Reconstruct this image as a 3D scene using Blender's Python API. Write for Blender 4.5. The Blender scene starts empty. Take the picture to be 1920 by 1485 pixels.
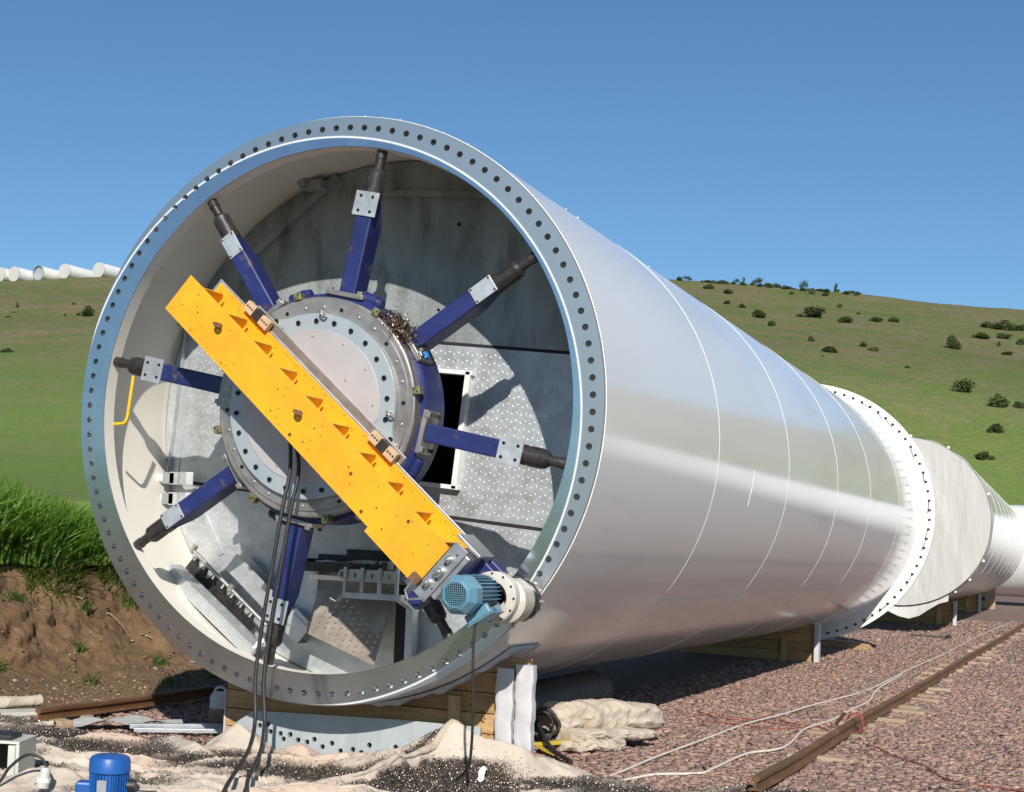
import bpy, bmesh, math, random
import numpy as np
from mathutils import Vector, Matrix

S = bpy.context.scene
COL = S.collection
R = math.radians
random.seed(7)
rng = np.random.default_rng(7)

# ---------------------------------------------------------------- camera
CAM = Vector((4.7364, -8.7301, 1.5271))
cd = bpy.data.cameras.new('camera')
cam = bpy.data.objects.new('camera', cd)
COL.objects.link(cam)
cd.sensor_width = 36.0
cd.lens = 51.64
cd.shift_x = 0.1193
cd.shift_y = 0.0772
cd.clip_start = 0.1
cd.clip_end = 8000
_x = Vector((0.90147, 0.43058, 0.04419)).normalized()
_b = Vector((0.43239, -0.90049, -0.04636)).normalized()
_y = _b.cross(_x).normalized()
_x = _y.cross(_b).normalized()
cam.matrix_world = Matrix(((_x.x, _y.x, _b.x, CAM.x), (_x.y, _y.y, _b.y, CAM.y), (_x.z, _y.z, _b.z, CAM.z), (0, 0, 0, 1)))
S.camera = cam

# ---------------------------------------------------------------- sky and sun
SUN = Vector((0.346, -0.781, 0.52)).normalized()
w = bpy.data.worlds.new('World')
S.world = w
w.use_nodes = True
nt = w.node_tree
sky = nt.nodes.new('ShaderNodeTexSky')
sky.sky_type = 'NISHITA'
sky.sun_disc = False
sky.sun_elevation = math.asin(SUN.z)
sky.sun_rotation = math.atan2(SUN.x, SUN.y)
sky.altitude = 600
sky.air_density = 1.0
sky.dust_density = 0.3
sky.ozone_density = 2.5
tint = nt.nodes.new('ShaderNodeMix')          # clear, dry mountain air: one even tint over the whole sky
tint.data_type = 'RGBA'
tint.blend_type = 'MULTIPLY'
tint.inputs[0].default_value = 1.0
tint.inputs[7].default_value = (0.56, 0.77, 0.87, 1)
nt.links.new(sky.outputs[0], tint.inputs[6])
nt.links.new(tint.outputs[2], nt.nodes['Background'].inputs[0])
nt.nodes['Background'].inputs[1].default_value = 0.105
sl = bpy.data.lights.new('sun', 'SUN')
sl.energy = 5.0
sl.angle = R(0.53)
sl.color = (1.0, 0.94, 0.85)
so = bpy.data.objects.new('sun', sl)
COL.objects.link(so)
so.rotation_euler = SUN.to_track_quat('Z', 'Y').to_euler()
S.view_settings.view_transform = 'Standard'
S.view_settings.look = 'None'
S.view_settings.exposure = 0.15
S.view_settings.gamma = 1.0
S.view_settings.use_curve_mapping = False

# ---------------------------------------------------------------- helpers
G = 2.42                                  # height of the tower axis above the gravel


def L(u, v, d):
    """tower coordinates (right, up, depth along the axis) to world"""
    return Vector((u, d, v + G))


UX, UV, UD = Vector((1, 0, 0)), Vector((0, 0, 1)), Vector((0, 1, 0))


class MB:
    def __init__(s):
        s.v = []
        s.f = []

    def add(s, vs, fs):
        b = len(s.v)
        s.v += [tuple(p) for p in vs]
        s.f += [tuple(b + i for i in f) for f in fs]
        return s

    def box(s, c, h, ax=(Vector((1, 0, 0)), Vector((0, 1, 0)), Vector((0, 0, 1)))):
        c = Vector(c)
        vs = [c + ax[0] * (h[0] * i) + ax[1] * (h[1] * j) + ax[2] * (h[2] * k) for i in (-1, 1) for j in (-1, 1) for k in (-1, 1)]
        return s.add(vs, [(0, 1, 3, 2), (4, 6, 7, 5), (0, 4, 5, 1), (2, 3, 7, 6), (0, 2, 6, 4), (1, 5, 7, 3)])

    def bar(s, p0, p1, wdt, hgt, up=Vector((0, 0, 1))):
        p0, p1 = Vector(p0), Vector(p1)
        a = (p1 - p0)
        ln = a.length
        a.normalize()
        sd = a.cross(up).normalized()
        u2 = sd.cross(a).normalized()
        return s.box((p0 + p1) / 2, (ln / 2, wdt / 2, hgt / 2), (a, sd, u2))

    def cyl(s, p0, p1, r0, r1=None, n=16, caps=True):
        r1 = r0 if r1 is None else r1
        p0, p1 = Vector(p0), Vector(p1)
        a = (p1 - p0).normalized()
        e = a.orthogonal().normalized()
        g = a.cross(e)
        vs = []
        for p, r in ((p0, r0), (p1, r1)):
            for i in range(n):
                t = 2 * math.pi * i / n
                vs.append(p + e * (r * math.cos(t)) + g * (r * math.sin(t)))
        fs = [(i, (i + 1) % n, n + (i + 1) % n, n + i) for i in range(n)]
        if caps:
            fs += [tuple(range(n - 1, -1, -1)), tuple(range(n, 2 * n))]
        return s.add(vs, fs)

    def tube(s, pts, r, n=8, flat=1.0):
        pts = [Vector(p) for p in pts]
        vs, fs = [], []
        up = Vector((0, 0, 1))
        prev = None
        for i, p in enumerate(pts):
            t = (pts[min(i + 1, len(pts) - 1)] - pts[max(i - 1, 0)]).normalized()
            if prev is None:
                e = t.cross(up)
                if e.length < .01:
                    e = t.orthogonal()
                e.normalize()
            else:
                e = (prev - t * prev.dot(t)).normalized()
            prev = e
            g = t.cross(e)
            rr = r[i] if isinstance(r, (list, tuple)) else r
            for k in range(n):
                a = 2 * math.pi * k / n
                vs.append(p + e * (rr * math.cos(a)) + g * (rr * flat * math.sin(a)))
        for i in range(len(pts) - 1):
            for k in range(n):
                fs.append((i * n + k, i * n + (k + 1) % n, (i + 1) * n + (k + 1) % n, (i + 1) * n + k))
        fs += [tuple(range(n - 1, -1, -1)), tuple(range((len(pts) - 1) * n, len(pts) * n))]
        return s.add(vs, fs)

    def lathe(s, prof, o, axis, n=96, closed=False, ref=None):
        """prof: list of (radius, height along axis)"""
        o, axis = Vector(o), Vector(axis).normalized()
        e = Vector(ref) if ref else axis.orthogonal().normalized()
        g = axis.cross(e)
        m = len(prof)
        vs = []
        for (r, h) in prof:
            for i in range(n):
                t = 2 * math.pi * i / n
                vs.append(o + axis * h + e * (r * math.cos(t)) + g * (r * math.sin(t)))
        fs = []
        for j in range(m if closed else m - 1):
            k = (j + 1) % m
            for i in range(n):
                i2 = (i + 1) % n
                fs.append((j * n + i, j * n + i2, k * n + i2, k * n + i))
        return s.add(vs, fs)

    def prism(s, poly, o, ex, ey, ez, t):
        n = len(poly)
        o = Vector(o)
        vs = [o + ex * p[0] + ey * p[1] for p in poly] + [o + ex * p[0] + ey * p[1] + ez * t for p in poly]
        fs = [tuple(range(n - 1, -1, -1)), tuple(range(n, 2 * n))] + [(i, (i + 1) % n, n + (i + 1) % n, n + i) for i in range(n)]
        return s.add(vs, fs)

    def plate(s, outline, holes, t, o, ex, ey, ez):
        """flat plate with real holes, from o to o+ez*t"""
        cu = bpy.data.curves.new('tmp', 'CURVE')
        cu.dimensions = '2D'
        cu.fill_mode = 'BOTH'
        cu.extrude = t / 2
        for lp in [outline] + list(holes):
            sp = cu.splines.new('POLY')
            sp.points.add(len(lp) - 1)
            for q, p in zip(sp.points, lp):
                q.co = (p[0], p[1], 0, 1)
            sp.use_cyclic_u = True
        ob = bpy.data.objects.new('tmp', cu)
        COL.objects.link(ob)
        dg = bpy.context.evaluated_depsgraph_get()
        me = bpy.data.meshes.new_from_object(ob.evaluated_get(dg))
        o = Vector(o)
        vs = [o + ex * v.co.x + ey * v.co.y + ez * (v.co.z + t / 2) for v in me.vertices]
        s.add(vs, [tuple(p.vertices) for p in me.polygons])
        bpy.data.objects.remove(ob)
        bpy.data.curves.remove(cu)
        bpy.data.meshes.remove(me)
        return s


def circ(x, y, r, n=14, ph=0.0):
    return [(x + r * math.cos(2 * math.pi * i / n + ph), y + r * math.sin(2 * math.pi * i / n + ph)) for i in range(n)]


def mesh_np(name, V, F, col=None):
    """mesh from numpy arrays; F is (n,k)"""
    me = bpy.data.meshes.new(name)
    V = np.asarray(V, np.float32)
    F = np.asarray(F, np.int32)
    me.vertices.add(len(V))
    me.vertices.foreach_set('co', V.ravel())
    k = F.shape[1]
    me.loops.add(F.size)
    me.loops.foreach_set('vertex_index', F.ravel())
    me.polygons.add(len(F))
    me.polygons.foreach_set('loop_start', np.arange(0, F.size, k, dtype=np.int32))
    me.update(calc_edges=True)
    if col is not None:
        a = me.color_attributes.new('Col', 'FLOAT_COLOR', 'POINT')
        c4 = np.ones((len(V), 4), np.float32)
        c4[:, :3] = col
        a.data.foreach_set('color', c4.ravel())
    return me


def to_mesh(name, mb, origin=Vector((0, 0, 0)), smooth=None, recalc=True):
    me = bpy.data.meshes.new(name)
    me.from_pydata([(v[0] - origin[0], v[1] - origin[1], v[2] - origin[2]) for v in mb.v], [], mb.f)
    if recalc and len(mb.f) < 60000:
        bm = bmesh.new()
        bm.from_mesh(me)
        bmesh.ops.remove_doubles(bm, verts=bm.verts, dist=1e-5)
        bmesh.ops.recalc_face_normals(bm, faces=bm.faces)
        bm.to_mesh(me)
        bm.free()
    if smooth is not None:
        me.polygons.foreach_set('use_smooth', np.ones(len(me.polygons), bool))
        me.set_sharp_from_angle(angle=R(smooth))
    me.update()
    return me


def tagit(o, label=None, cat=None, group=None, kind=None):
    if label:
        o['label'] = label
    if cat:
        o['category'] = cat
    if group:
        o['group'] = group
    if kind:
        o['kind'] = kind
    return o


def link(name, me, m=None):
    o = bpy.data.objects.new(name, me)
    COL.objects.link(o)
    if m and me is not None and not me.materials:
        me.materials.append(m)
    return o


def bev(o, wd, seg=2):
    b = o.modifiers.new('bevel', 'BEVEL')
    b.width = wd
    b.segments = seg
    b.limit_method = 'ANGLE'
    b.angle_limit = R(40)
    return o


class Thing:
    def __init__(s, name, label, cat, loc, group=None):
        s.loc = Vector(loc)
        s.o = bpy.data.objects.new(name, None)
        s.o.empty_display_size = .2
        s.o.location = s.loc
        COL.objects.link(s.o)
        tagit(s.o, label, cat, group)

    def part(s, name, mb, m, parent=None, smooth=None, bevel=None, label=None, kind=None):
        o = link(name, to_mesh(name, mb, s.loc, smooth), m)
        o.parent = parent or s.o
        if bevel:
            bev(o, bevel)
        tagit(o, label, None, None, kind)
        return o

    def inst(s, name, me, mtx, parent=None):
        o = link(name, me)
        o.parent = parent or s.o
        o.matrix_basis = Matrix.Translation(-s.loc) @ mtx
        return o


def solo(name, mb, m, label, cat, group=None, smooth=None, bevel=None, kind=None, origin=None):
    org = Vector(origin) if origin is not None else Vector((0, 0, 0))
    o = link(name, to_mesh(name, mb, org, smooth), m)
    o.location = org
    if bevel:
        bev(o, bevel)
    return tagit(o, label, cat, group, kind)


def frame(o, ex, ey, ez):
    return Matrix(((ex.x, ey.x, ez.x, o.x), (ex.y, ey.y, ez.y, o.y), (ex.z, ey.z, ez.z, o.z), (0, 0, 0, 1)))


# value noise (numpy), 2-D, fractal
_lat = np.random.default_rng(3).random((256, 256))


def vnoise(x, y, oct=4, gain=.5):
    x = np.asarray(x, float)
    y = np.asarray(y, float)
    tot = np.zeros(np.broadcast(x, y).shape)
    amp, s = 1.0, 0.0
    for k in range(oct):
        xi = np.floor(x).astype(int)
        yi = np.floor(y).astype(int)
        fx, fy = x - xi, y - yi
        fx = fx * fx * (3 - 2 * fx)
        fy = fy * fy * (3 - 2 * fy)
        a = _lat[(xi) % 256, (yi) % 256]
        b = _lat[(xi + 1) % 256, (yi) % 256]
        c = _lat[(xi) % 256, (yi + 1) % 256]
        d = _lat[(xi + 1) % 256, (yi + 1) % 256]
        tot = tot + amp * ((a * (1 - fx) + b * fx) * (1 - fy) + (c * (1 - fx) + d * fx) * fy)
        s += amp
        amp *= gain
        x, y = x * 2.03 + 17.1, y * 2.03 + 5.7
    return tot / s


def sstep(a, b, x):
    t = np.clip((x - a) / (b - a), 0, 1)
    return t * t * (3 - 2 * t)


# ---------------------------------------------------------------- materials
def nodes_of(name):
    m = bpy.data.materials.new(name)
    m.use_nodes = True
    n = m.node_tree
    return m, n, n.nodes['Principled BSDF']


def N(n, t, **kw):
    x = n.nodes.new(t)
    for k, v in kw.items():
        setattr(x, k, v)
    return x


def ramp(n, src, a, b, ca=(0, 0, 0, 1), cb=(1, 1, 1, 1)):
    r = N(n, 'ShaderNodeValToRGB')
    r.color_ramp.elements[0].position = a
    r.color_ramp.elements[1].position = b
    r.color_ramp.elements[0].color = ca
    r.color_ramp.elements[1].color = cb
    n.links.new(src, r.inputs[0])
    return r.outputs[0]


def mixc(n, fac, a, b, mode='MIX'):
    x = N(n, 'ShaderNodeMix', data_type='RGBA', blend_type=mode)
    for s, v in ((x.inputs[0], fac), (x.inputs[6], a), (x.inputs[7], b)):
        if hasattr(v, 'node'):
            n.links.new(v, s)
        elif isinstance(v, (int, float)):
            s.default_value = v
        else:
            s.default_value = (*v[:3], 1)
    return x.outputs[2]


def noise(n, co, sc, det=5, rough=.55, dist=0.0):
    x = N(n, 'ShaderNodeTexNoise')
    x.inputs['Scale'].default_value = sc
    x.inputs['Detail'].default_value = det
    x.inputs['Roughness'].default_value = rough
    x.inputs['Distortion'].default_value = dist
    n.links.new(co, x.inputs['Vector'])
    return x.outputs[0]


def coords(n, stretch=None, space='Object'):
    tc = N(n, 'ShaderNodeTexCoord')
    if space == 'World':
        g = N(n, 'ShaderNodeNewGeometry')
        out = g.outputs['Position']
    else:
        out = tc.outputs[space]
    if stretch:
        mp = N(n, 'ShaderNodeMapping')
        mp.inputs['Scale'].default_value = stretch
        n.links.new(out, mp.inputs[0])
        out = mp.outputs[0]
    return out


def bump(n, p, h, strength=.3, dist=.01):
    b = N(n, 'ShaderNodeBump')
    b.inputs['Strength'].default_value = strength
    b.inputs['Distance'].default_value = dist
    n.links.new(h, b.inputs['Height'])
    n.links.new(b.outputs[0], p.inputs['Normal'])
    return b


def mat(name, c1, c2=None, sc=6, rough=.5, r2=None, metal=0.0, bmp=0.0, bs=60, bd=.005, c3=None, s3=25, f3=(.58, .66),
        coat=0.0, stretch=None, rnd=0.0, attr=False, spec=.5, space='Object', f2=(.35, .65)):
    m, n, p = nodes_of(name)
    co = coords(n, stretch, space)
    col = None
    if c2 is not None:
        nz = noise(n, co, sc)
        col = mixc(n, ramp(n, nz, *f2), c1, c2)
    if c3 is not None:
        nz3 = noise(n, co, s3, 8, .65)
        col = mixc(n, ramp(n, nz3, *f3), col if col is not None else c1, c3)
    if attr:
        a = N(n, 'ShaderNodeVertexColor')
        a.layer_name = 'Col'
        col = mixc(n, 1.0, a.outputs[0], col if col is not None else c1, 'MULTIPLY')
    if rnd:
        oi = N(n, 'ShaderNodeObjectInfo')
        mr = N(n, 'ShaderNodeMapRange')
        mr.inputs[3].default_value = 1 - rnd
        mr.inputs[4].default_value = 1 + rnd
        n.links.new(oi.outputs['Random'], mr.inputs[0])
        cc = N(n, 'ShaderNodeCombineColor')
        for i in range(3):
            n.links.new(mr.outputs[0], cc.inputs[i])
        col = mixc(n, 1.0, col if col is not None else c1, cc.outputs[0], 'MULTIPLY')
    if col is None:
        p.inputs['Base Color'].default_value = (*c1, 1)
    else:
        n.links.new(col, p.inputs['Base Color'])
    p.inputs['Metallic'].default_value = metal
    p.inputs['Specular IOR Level'].default_value = spec
    if r2 is not None:
        nr = noise(n, co, sc * 2.3, 6)
        mr = N(n, 'ShaderNodeMapRange')
        mr.inputs[1].default_value = .3
        mr.inputs[2].default_value = .7
        mr.inputs[3].default_value = rough
        mr.inputs[4].default_value = r2
        n.links.new(nr, mr.inputs[0])
        n.links.new(mr.outputs[0], p.inputs['Roughness'])
    else:
        p.inputs['Roughness'].default_value = rough
    if coat:
        p.inputs['Coat Weight'].default_value = coat
        p.inputs['Coat Roughness'].default_value = .08
    if bmp:
        bump(n, p, noise(n, co, bs, 6, .6), bmp, bd)
    return m


def translucent(m, fac, tintc):
    n = m.node_tree
    p = n.nodes['Principled BSDF']
    out = n.nodes['Material Output']
    t = N(n, 'ShaderNodeBsdfTranslucent')
    src = p.inputs['Base Color'].links
    if src:
        n.links.new(mixc(n, 1.0, src[0].from_socket, tintc, 'MULTIPLY'), t.inputs[0])
    mx = N(n, 'ShaderNodeMixShader')
    mx.inputs[0].default_value = fac
    n.links.new(p.outputs[0], mx.inputs[1])
    n.links.new(t.outputs[0], mx.inputs[2])
    n.links.new(mx.outputs[0], out.inputs[0])


M = {}
M['shell'] = mat('white_tower_paint', (.78, .775, .765), (.735, .73, .72), sc=1.2, rough=.10, r2=.16, bmp=.035, bs=6, bd=.004,
                 c3=(.60, .565, .51), s3=2.4, f3=(.58, .88), stretch=(1, .22, 1), spec=.52)
M['inner'] = mat('cream_inner_paint', (.78, .75, .68), (.72, .69, .62), sc=1.5, rough=.45, r2=.6, bmp=.04, bs=30)
M['seam'] = mat('weld_bead_paint', (.84, .84, .82), (.74, .74, .72), sc=6, rough=.6, spec=.2)
M['tflange'] = mat('white_flange_paint', (.8, .8, .78), (.72, .72, .7), sc=3, rough=.4)
M['galv'] = mat('galvanised_steel', (.55, .585, .605), (.45, .48, .50), sc=9, rough=.36, r2=.55, metal=.55, bmp=.08, bs=40,
                c3=(.33, .34, .33), s3=4, f3=(.52, .75))
M['galv_old'] = mat('weathered_galvanised_steel', (.35, .375, .375), (.24, .265, .265), sc=2.6, rough=.5, r2=.7, metal=.4, bmp=.15, bs=18,
                    c3=(.15, .15, .135), s3=5, f3=(.5, .7), stretch=(1.4, 1, .5))
M['tread'] = mat('worn_tread_metal', (.58, .605, .62), (.48, .505, .52), sc=9, rough=.40, metal=.5)
M['rusty_plate'] = mat('brown_stained_tread_plate', (.30, .255, .20), (.22, .19, .155), sc=5, rough=.4, r2=.6, metal=.45, bmp=.1, bs=25,
                       c3=(.38, .37, .34), s3=3, f3=(.5, .7))
M['blue'] = mat('dark_blue_machine_paint', (.018, .028, .135), (.014, .020, .095), sc=5, rough=.3, r2=.45, bmp=.05, bs=25,
                c3=(.10, .075, .07), s3=9, f3=(.58, .68))
M['steel'] = mat('worn_grey_steel', (.42, .39, .36), (.31, .285, .265), sc=7, rough=.35, r2=.5, metal=.75, bmp=.06, bs=50,
                 c3=(.45, .42, .39), s3=5, f3=(.5, .72))
M['bare'] = mat('bare_bright_steel', (.55, .54, .52), (.42, .41, .40), sc=12, rough=.28, r2=.4, metal=.85)
M['dark'] = mat('oily_dark_steel', (.075, .068, .065), (.045, .042, .042), sc=14, rough=.3, r2=.5, metal=.6, bmp=.08, bs=40,
                c3=(.16, .12, .1), s3=22, f3=(.58, .7))
M['black'] = mat('black_rubber', (.014, .014, .015), (.03, .028, .026), sc=20, rough=.42, r2=.6)
M['blackbolt'] = mat('black_socket_bolt', (.02, .02, .022), rough=.35, metal=.5)
M['hole'] = mat('drilled_hole_shade', (.10, .055, .015), rough=.8)
M['plate_blue'] = mat('pale_blue_zinc_plate', (.36, .43, .47), (.42, .47, .49), sc=4, rough=.38, r2=.5, metal=.35,
                      c3=(.48, .47, .46), s3=3.2, f3=(.55, .75), bmp=.03, bs=60)
M['zincplate'] = mat('pale_zinc_plate', (.43, .47, .48), (.37, .41, .42), sc=3, rough=.45, r2=.6, metal=.3, bmp=.05, bs=30, c3=(.50, .53, .53), s3=6, f3=(.55, .75), stretch=(3, 1, .5))
M['cover'] = mat('pinkish_grey_cover', (.44, .42, .425), (.49, .465, .46), sc=2.5, rough=.42, r2=.5, metal=.25,
                 c3=(.4, .37, .37), s3=9, f3=(.6, .72))
M['yellow'] = mat('orange_yellow_paint', (.80, .385, .012), (.70, .325, .014), sc=3.5, rough=.38, r2=.6, bmp=.05, bs=14,
                  c3=(.50, .26, .05), s3=17, f3=(.64, .74))
M['yellow_tool'] = mat('yellow_hex_key_paint', (.8, .48, .02), rough=.35)
M['tan'] = mat('tan_terminal_block', (.55, .41, .27), (.48, .35, .23), sc=14, rough=.5)
M['olive'] = mat('olive_passivated_metal', (.33, .31, .15), (.2, .18, .08), sc=25, rough=.38, metal=.6)
M['motor'] = mat('teal_motor_enamel', (.115, .26, .345), (.10, .23, .31), sc=6, rough=.36, r2=.45,
                 c3=(.2, .3, .35), s3=25, f3=(.66, .75))
M['gear'] = mat('cream_cast_gearbox', (.56, .53, .47), (.47, .44, .39), sc=5, rough=.45, r2=.6, metal=.1, bmp=.06, bs=40,
                c3=(.3, .27, .22), s3=13, f3=(.62, .72))
M['alu'] = mat('milled_aluminium', (.55, .56, .58), (.46, .47, .49), sc=10, rough=.3, r2=.42, metal=.8)
M['whiteplastic'] = mat('white_plastic', (.78, .77, .73), rough=.4)
M['bluecap'] = mat('bright_blue_plastic', (.02, .19, .5), rough=.35)
M['bluemotor'] = mat('cobalt_blue_enamel', (.012, .10, .37), (.01, .08, .30), sc=8, rough=.33, r2=.45, c3=(.10, .13, .2), s3=20, f3=(.66, .74))
M['wood'] = mat('pine_timber', (.50, .32, .15), (.36, .21, .09), sc=3.5, rough=.7, bmp=.15, bs=9, c3=(.22, .12, .05), s3=4, f3=(.62, .72),
                stretch=(1.2, 14, 14), rnd=.18)
M['woodv'] = mat('pine_timber_upright', (.55, .38, .20), (.42, .27, .12), sc=3.5, rough=.7, bmp=.15, bs=9, c3=(.22, .12, .05), s3=4,
                 f3=(.64, .74), stretch=(14, 14, 1.2), rnd=.15)
M['woodpale'] = mat('weathered_pale_timber', (.42, .32, .21), (.32, .235, .15), sc=4, rough=.75, bmp=.15, bs=10, stretch=(1.5, 12, 12), rnd=.2,
                    c3=(.25, .18, .11), s3=5, f3=(.6, .72))
M['wrap'] = mat('white_felt_wrap', (.55, .54, .555), (.47, .46, .475), sc=7, rough=.8, bmp=.25, bs=14, bd=.01, c3=(.46, .43, .4), s3=16, f3=(.63, .75))
M['rail'] = mat('rusty_rail_steel', (.20, .105, .048), (.135, .068, .03), sc=8, rough=.55, r2=.75, metal=.25, bmp=.12, bs=40, c3=(.28, .17, .09),
                s3=15, f3=(.58, .7), stretch=(1, .3, 1))
M['canvas'] = mat('cream_canvas', (.50, .43, .345), (.44, .37, .295), sc=4, rough=.85, bmp=.12, bs=160, bd=.003, c3=(.42, .33, .25), s3=9, f3=(.56, .72))
M['tarp'] = mat('grey_tarpaulin', (.52, .51, .48), (.45, .445, .42), sc=1.2, rough=.65, bmp=.5, bs=1.4, bd=.10, stretch=(2.2, 1, .35))
M['rope'] = mat('white_rope', (.66, .62, .54), (.56, .5, .42), sc=60, rough=.8)
M['red'] = mat('red_twine', (.30, .075, .055), (.22, .055, .045), sc=60, rough=.7)
M['cloth_yellow'] = mat('yellow_webbing', (.42, .32, .03), rough=.7)
M['can'] = mat('translucent_white_plastic', (.62, .63, .62), (.52, .53, .52), sc=6, rough=.35)
M['liquid'] = mat('brown_fluid_in_plastic', (.34, .2, .15), (.28, .16, .12), sc=6, rough=.35)
M['redcap'] = mat('red_plastic_cap', (.5, .06, .04), rough=.4)
M['paper'] = mat('crumpled_white_paper', (.8, .8, .8), rough=.7)
M['boxpaint'] = mat('pale_grey_green_cabinet_paint', (.55, .56, .5), (.47, .48, .43), sc=6, rough=.45)
M['dull'] = mat('unlit_space_black', (.012, .012, .013), rough=.8)  # near black that stands in for shade in openings and gaps
M['dirtplug'] = mat('dark_mat_roll', (.035, .032, .03), (.055, .05, .045), sc=12, rough=.5, r2=.7)


def flange_mat():
    m, n, p = nodes_of('machined_flange_steel')
    co = coords(n)
    sep = N(n, 'ShaderNodeSeparateXYZ')
    n.links.new(co, sep.inputs[0])

    def math_(op, a, b=None):
        x = N(n, 'ShaderNodeMath', operation=op)
        for i, v in enumerate((a, b)):
            if v is None:
                continue
            if hasattr(v, 'node'):
                n.links.new(v, x.inputs[i])
            else:
                x.inputs[i].default_value = v
        return x.outputs[0]

    def rad(cx, cz):
        a = math_('SUBTRACT', sep.outputs[0], cx)
        b = math_('SUBTRACT', sep.outputs[2], cz)
        return math_('SQRT', math_('ADD', math_('MULTIPLY', a, a), math_('MULTIPLY', b, b)))
    r0 = rad(0, 2.0)
    re = rad(ECC[0], ECC[1] + 2.0)
    zone = ramp(n, math_('DIVIDE', math_('SUBTRACT', re, ECC[2] - .004), .008), 0.0, 1.0)     # outside the last machining pass
    # concentric tool marks
    comb = N(n, 'ShaderNodeCombineXYZ')
    n.links.new(r0, comb.inputs[0])
    tool = noise(n, comb.outputs[0], 320, 4)
    blot = noise(n, co, 3.5, 6)
    base = mixc(n, ramp(n, blot, .35, .7), (.56, .60, .64), (.46, .50, .55))
    base = mixc(n, zone, base, (.56, .58, .58))
    ln = ramp(n, math_('ABSOLUTE', math_('SUBTRACT', re, ECC[2])), 0.0, .010, (1, 1, 1, 1), (0, 0, 0, 1))  # edge highlight of the pass, painted as a pale line
    base = mixc(n, ln, base, (.85, .87, .88))
    n.links.new(base, p.inputs['Base Color'])
    met = N(n, 'ShaderNodeMapRange')
    n.links.new(ln, met.inputs[0])
    met.inputs[3].default_value = .95
    met.inputs[4].default_value = 0.0
    n.links.new(met.outputs[0], p.inputs['Metallic'])
    mr = N(n, 'ShaderNodeMapRange')
    n.links.new(zone, mr.inputs[0])
    mr.inputs[3].default_value = .15
    mr.inputs[4].default_value = .36
    n.links.new(mr.outputs[0], p.inputs['Roughness'])
    add = math_('ADD', math_('MULTIPLY', tool, .35), math_('MULTIPLY', noise(n, co, 14, 5), .8))
    bump(n, p, add, .12, .004)
    return m


ECC = (-0.0856, -0.072, 1.934)            # last facing pass, not quite concentric
M['flange'] = flange_mat()


def ground_mat():
    m, n, p = nodes_of('crushed_stone_ground')
    co = coords(n, space='World')
    vo = N(n, 'ShaderNodeTexVoronoi')
    vo.inputs['Scale'].default_value = 17
    n.links.new(co, vo.inputs['Vector'])
    v2 = N(n, 'ShaderNodeTexVoronoi')
    v2.inputs['Scale'].default_value = 34
    n.links.new(co, v2.inputs['Vector'])
    sepc = N(n, 'ShaderNodeSeparateColor')
    n.links.new(vo.outputs['Color'], sepc.inputs[0])
    stone = mixc(n, sepc.outputs[0], (.34, .225, .18), (.235, .16, .135))
    stone = mixc(n, ramp(n, sepc.outputs[1], .72, .9), stone, (.38, .27, .21))
    big = noise(n, co, .6, 5)
    stone = mixc(n, ramp(n, big, .45, .7), stone, (.22, .145, .11))
    grit = noise(n, co, 60, 4)
    stone = mixc(n, ramp(n, grit, .3, .7), (.19, .135, .11), stone)
    n.links.new(stone, p.inputs['Base Color'])
    p.inputs['Roughness'].default_value = .9
    inv = N(n, 'ShaderNodeMath', operation='ADD')
    n.links.new(vo.outputs['Distance'], inv.inputs[0])
    n.links.new(v2.outputs['Distance'], inv.inputs[1])
    b = bump(n, p, inv.outputs[0], .9, .03)
    b.invert = True
    return m


def dirt_mat():
    m, n, p = nodes_of('brown_earth')
    co = coords(n, space='World')
    a = noise(n, co, 1.3, 8, .6)
    col = mixc(n, ramp(n, a, .35, .65), (.155, .09, .044), (.225, .14, .072))
    b = noise(n, co, 7, 8, .7)
    col = mixc(n, ramp(n, b, .55, .72), col, (.28, .19, .11))
    col = mixc(n, ramp(n, noise(n, co, 3.1, 8, .7), .58, .72), col, (.115, .065, .034))
    n.links.new(col, p.inputs['Base Color'])
    p.inputs['Roughness'].default_value = .95
    bump(n, p, noise(n, co, 11, 10, .72), .9, .06)
    return m


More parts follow.
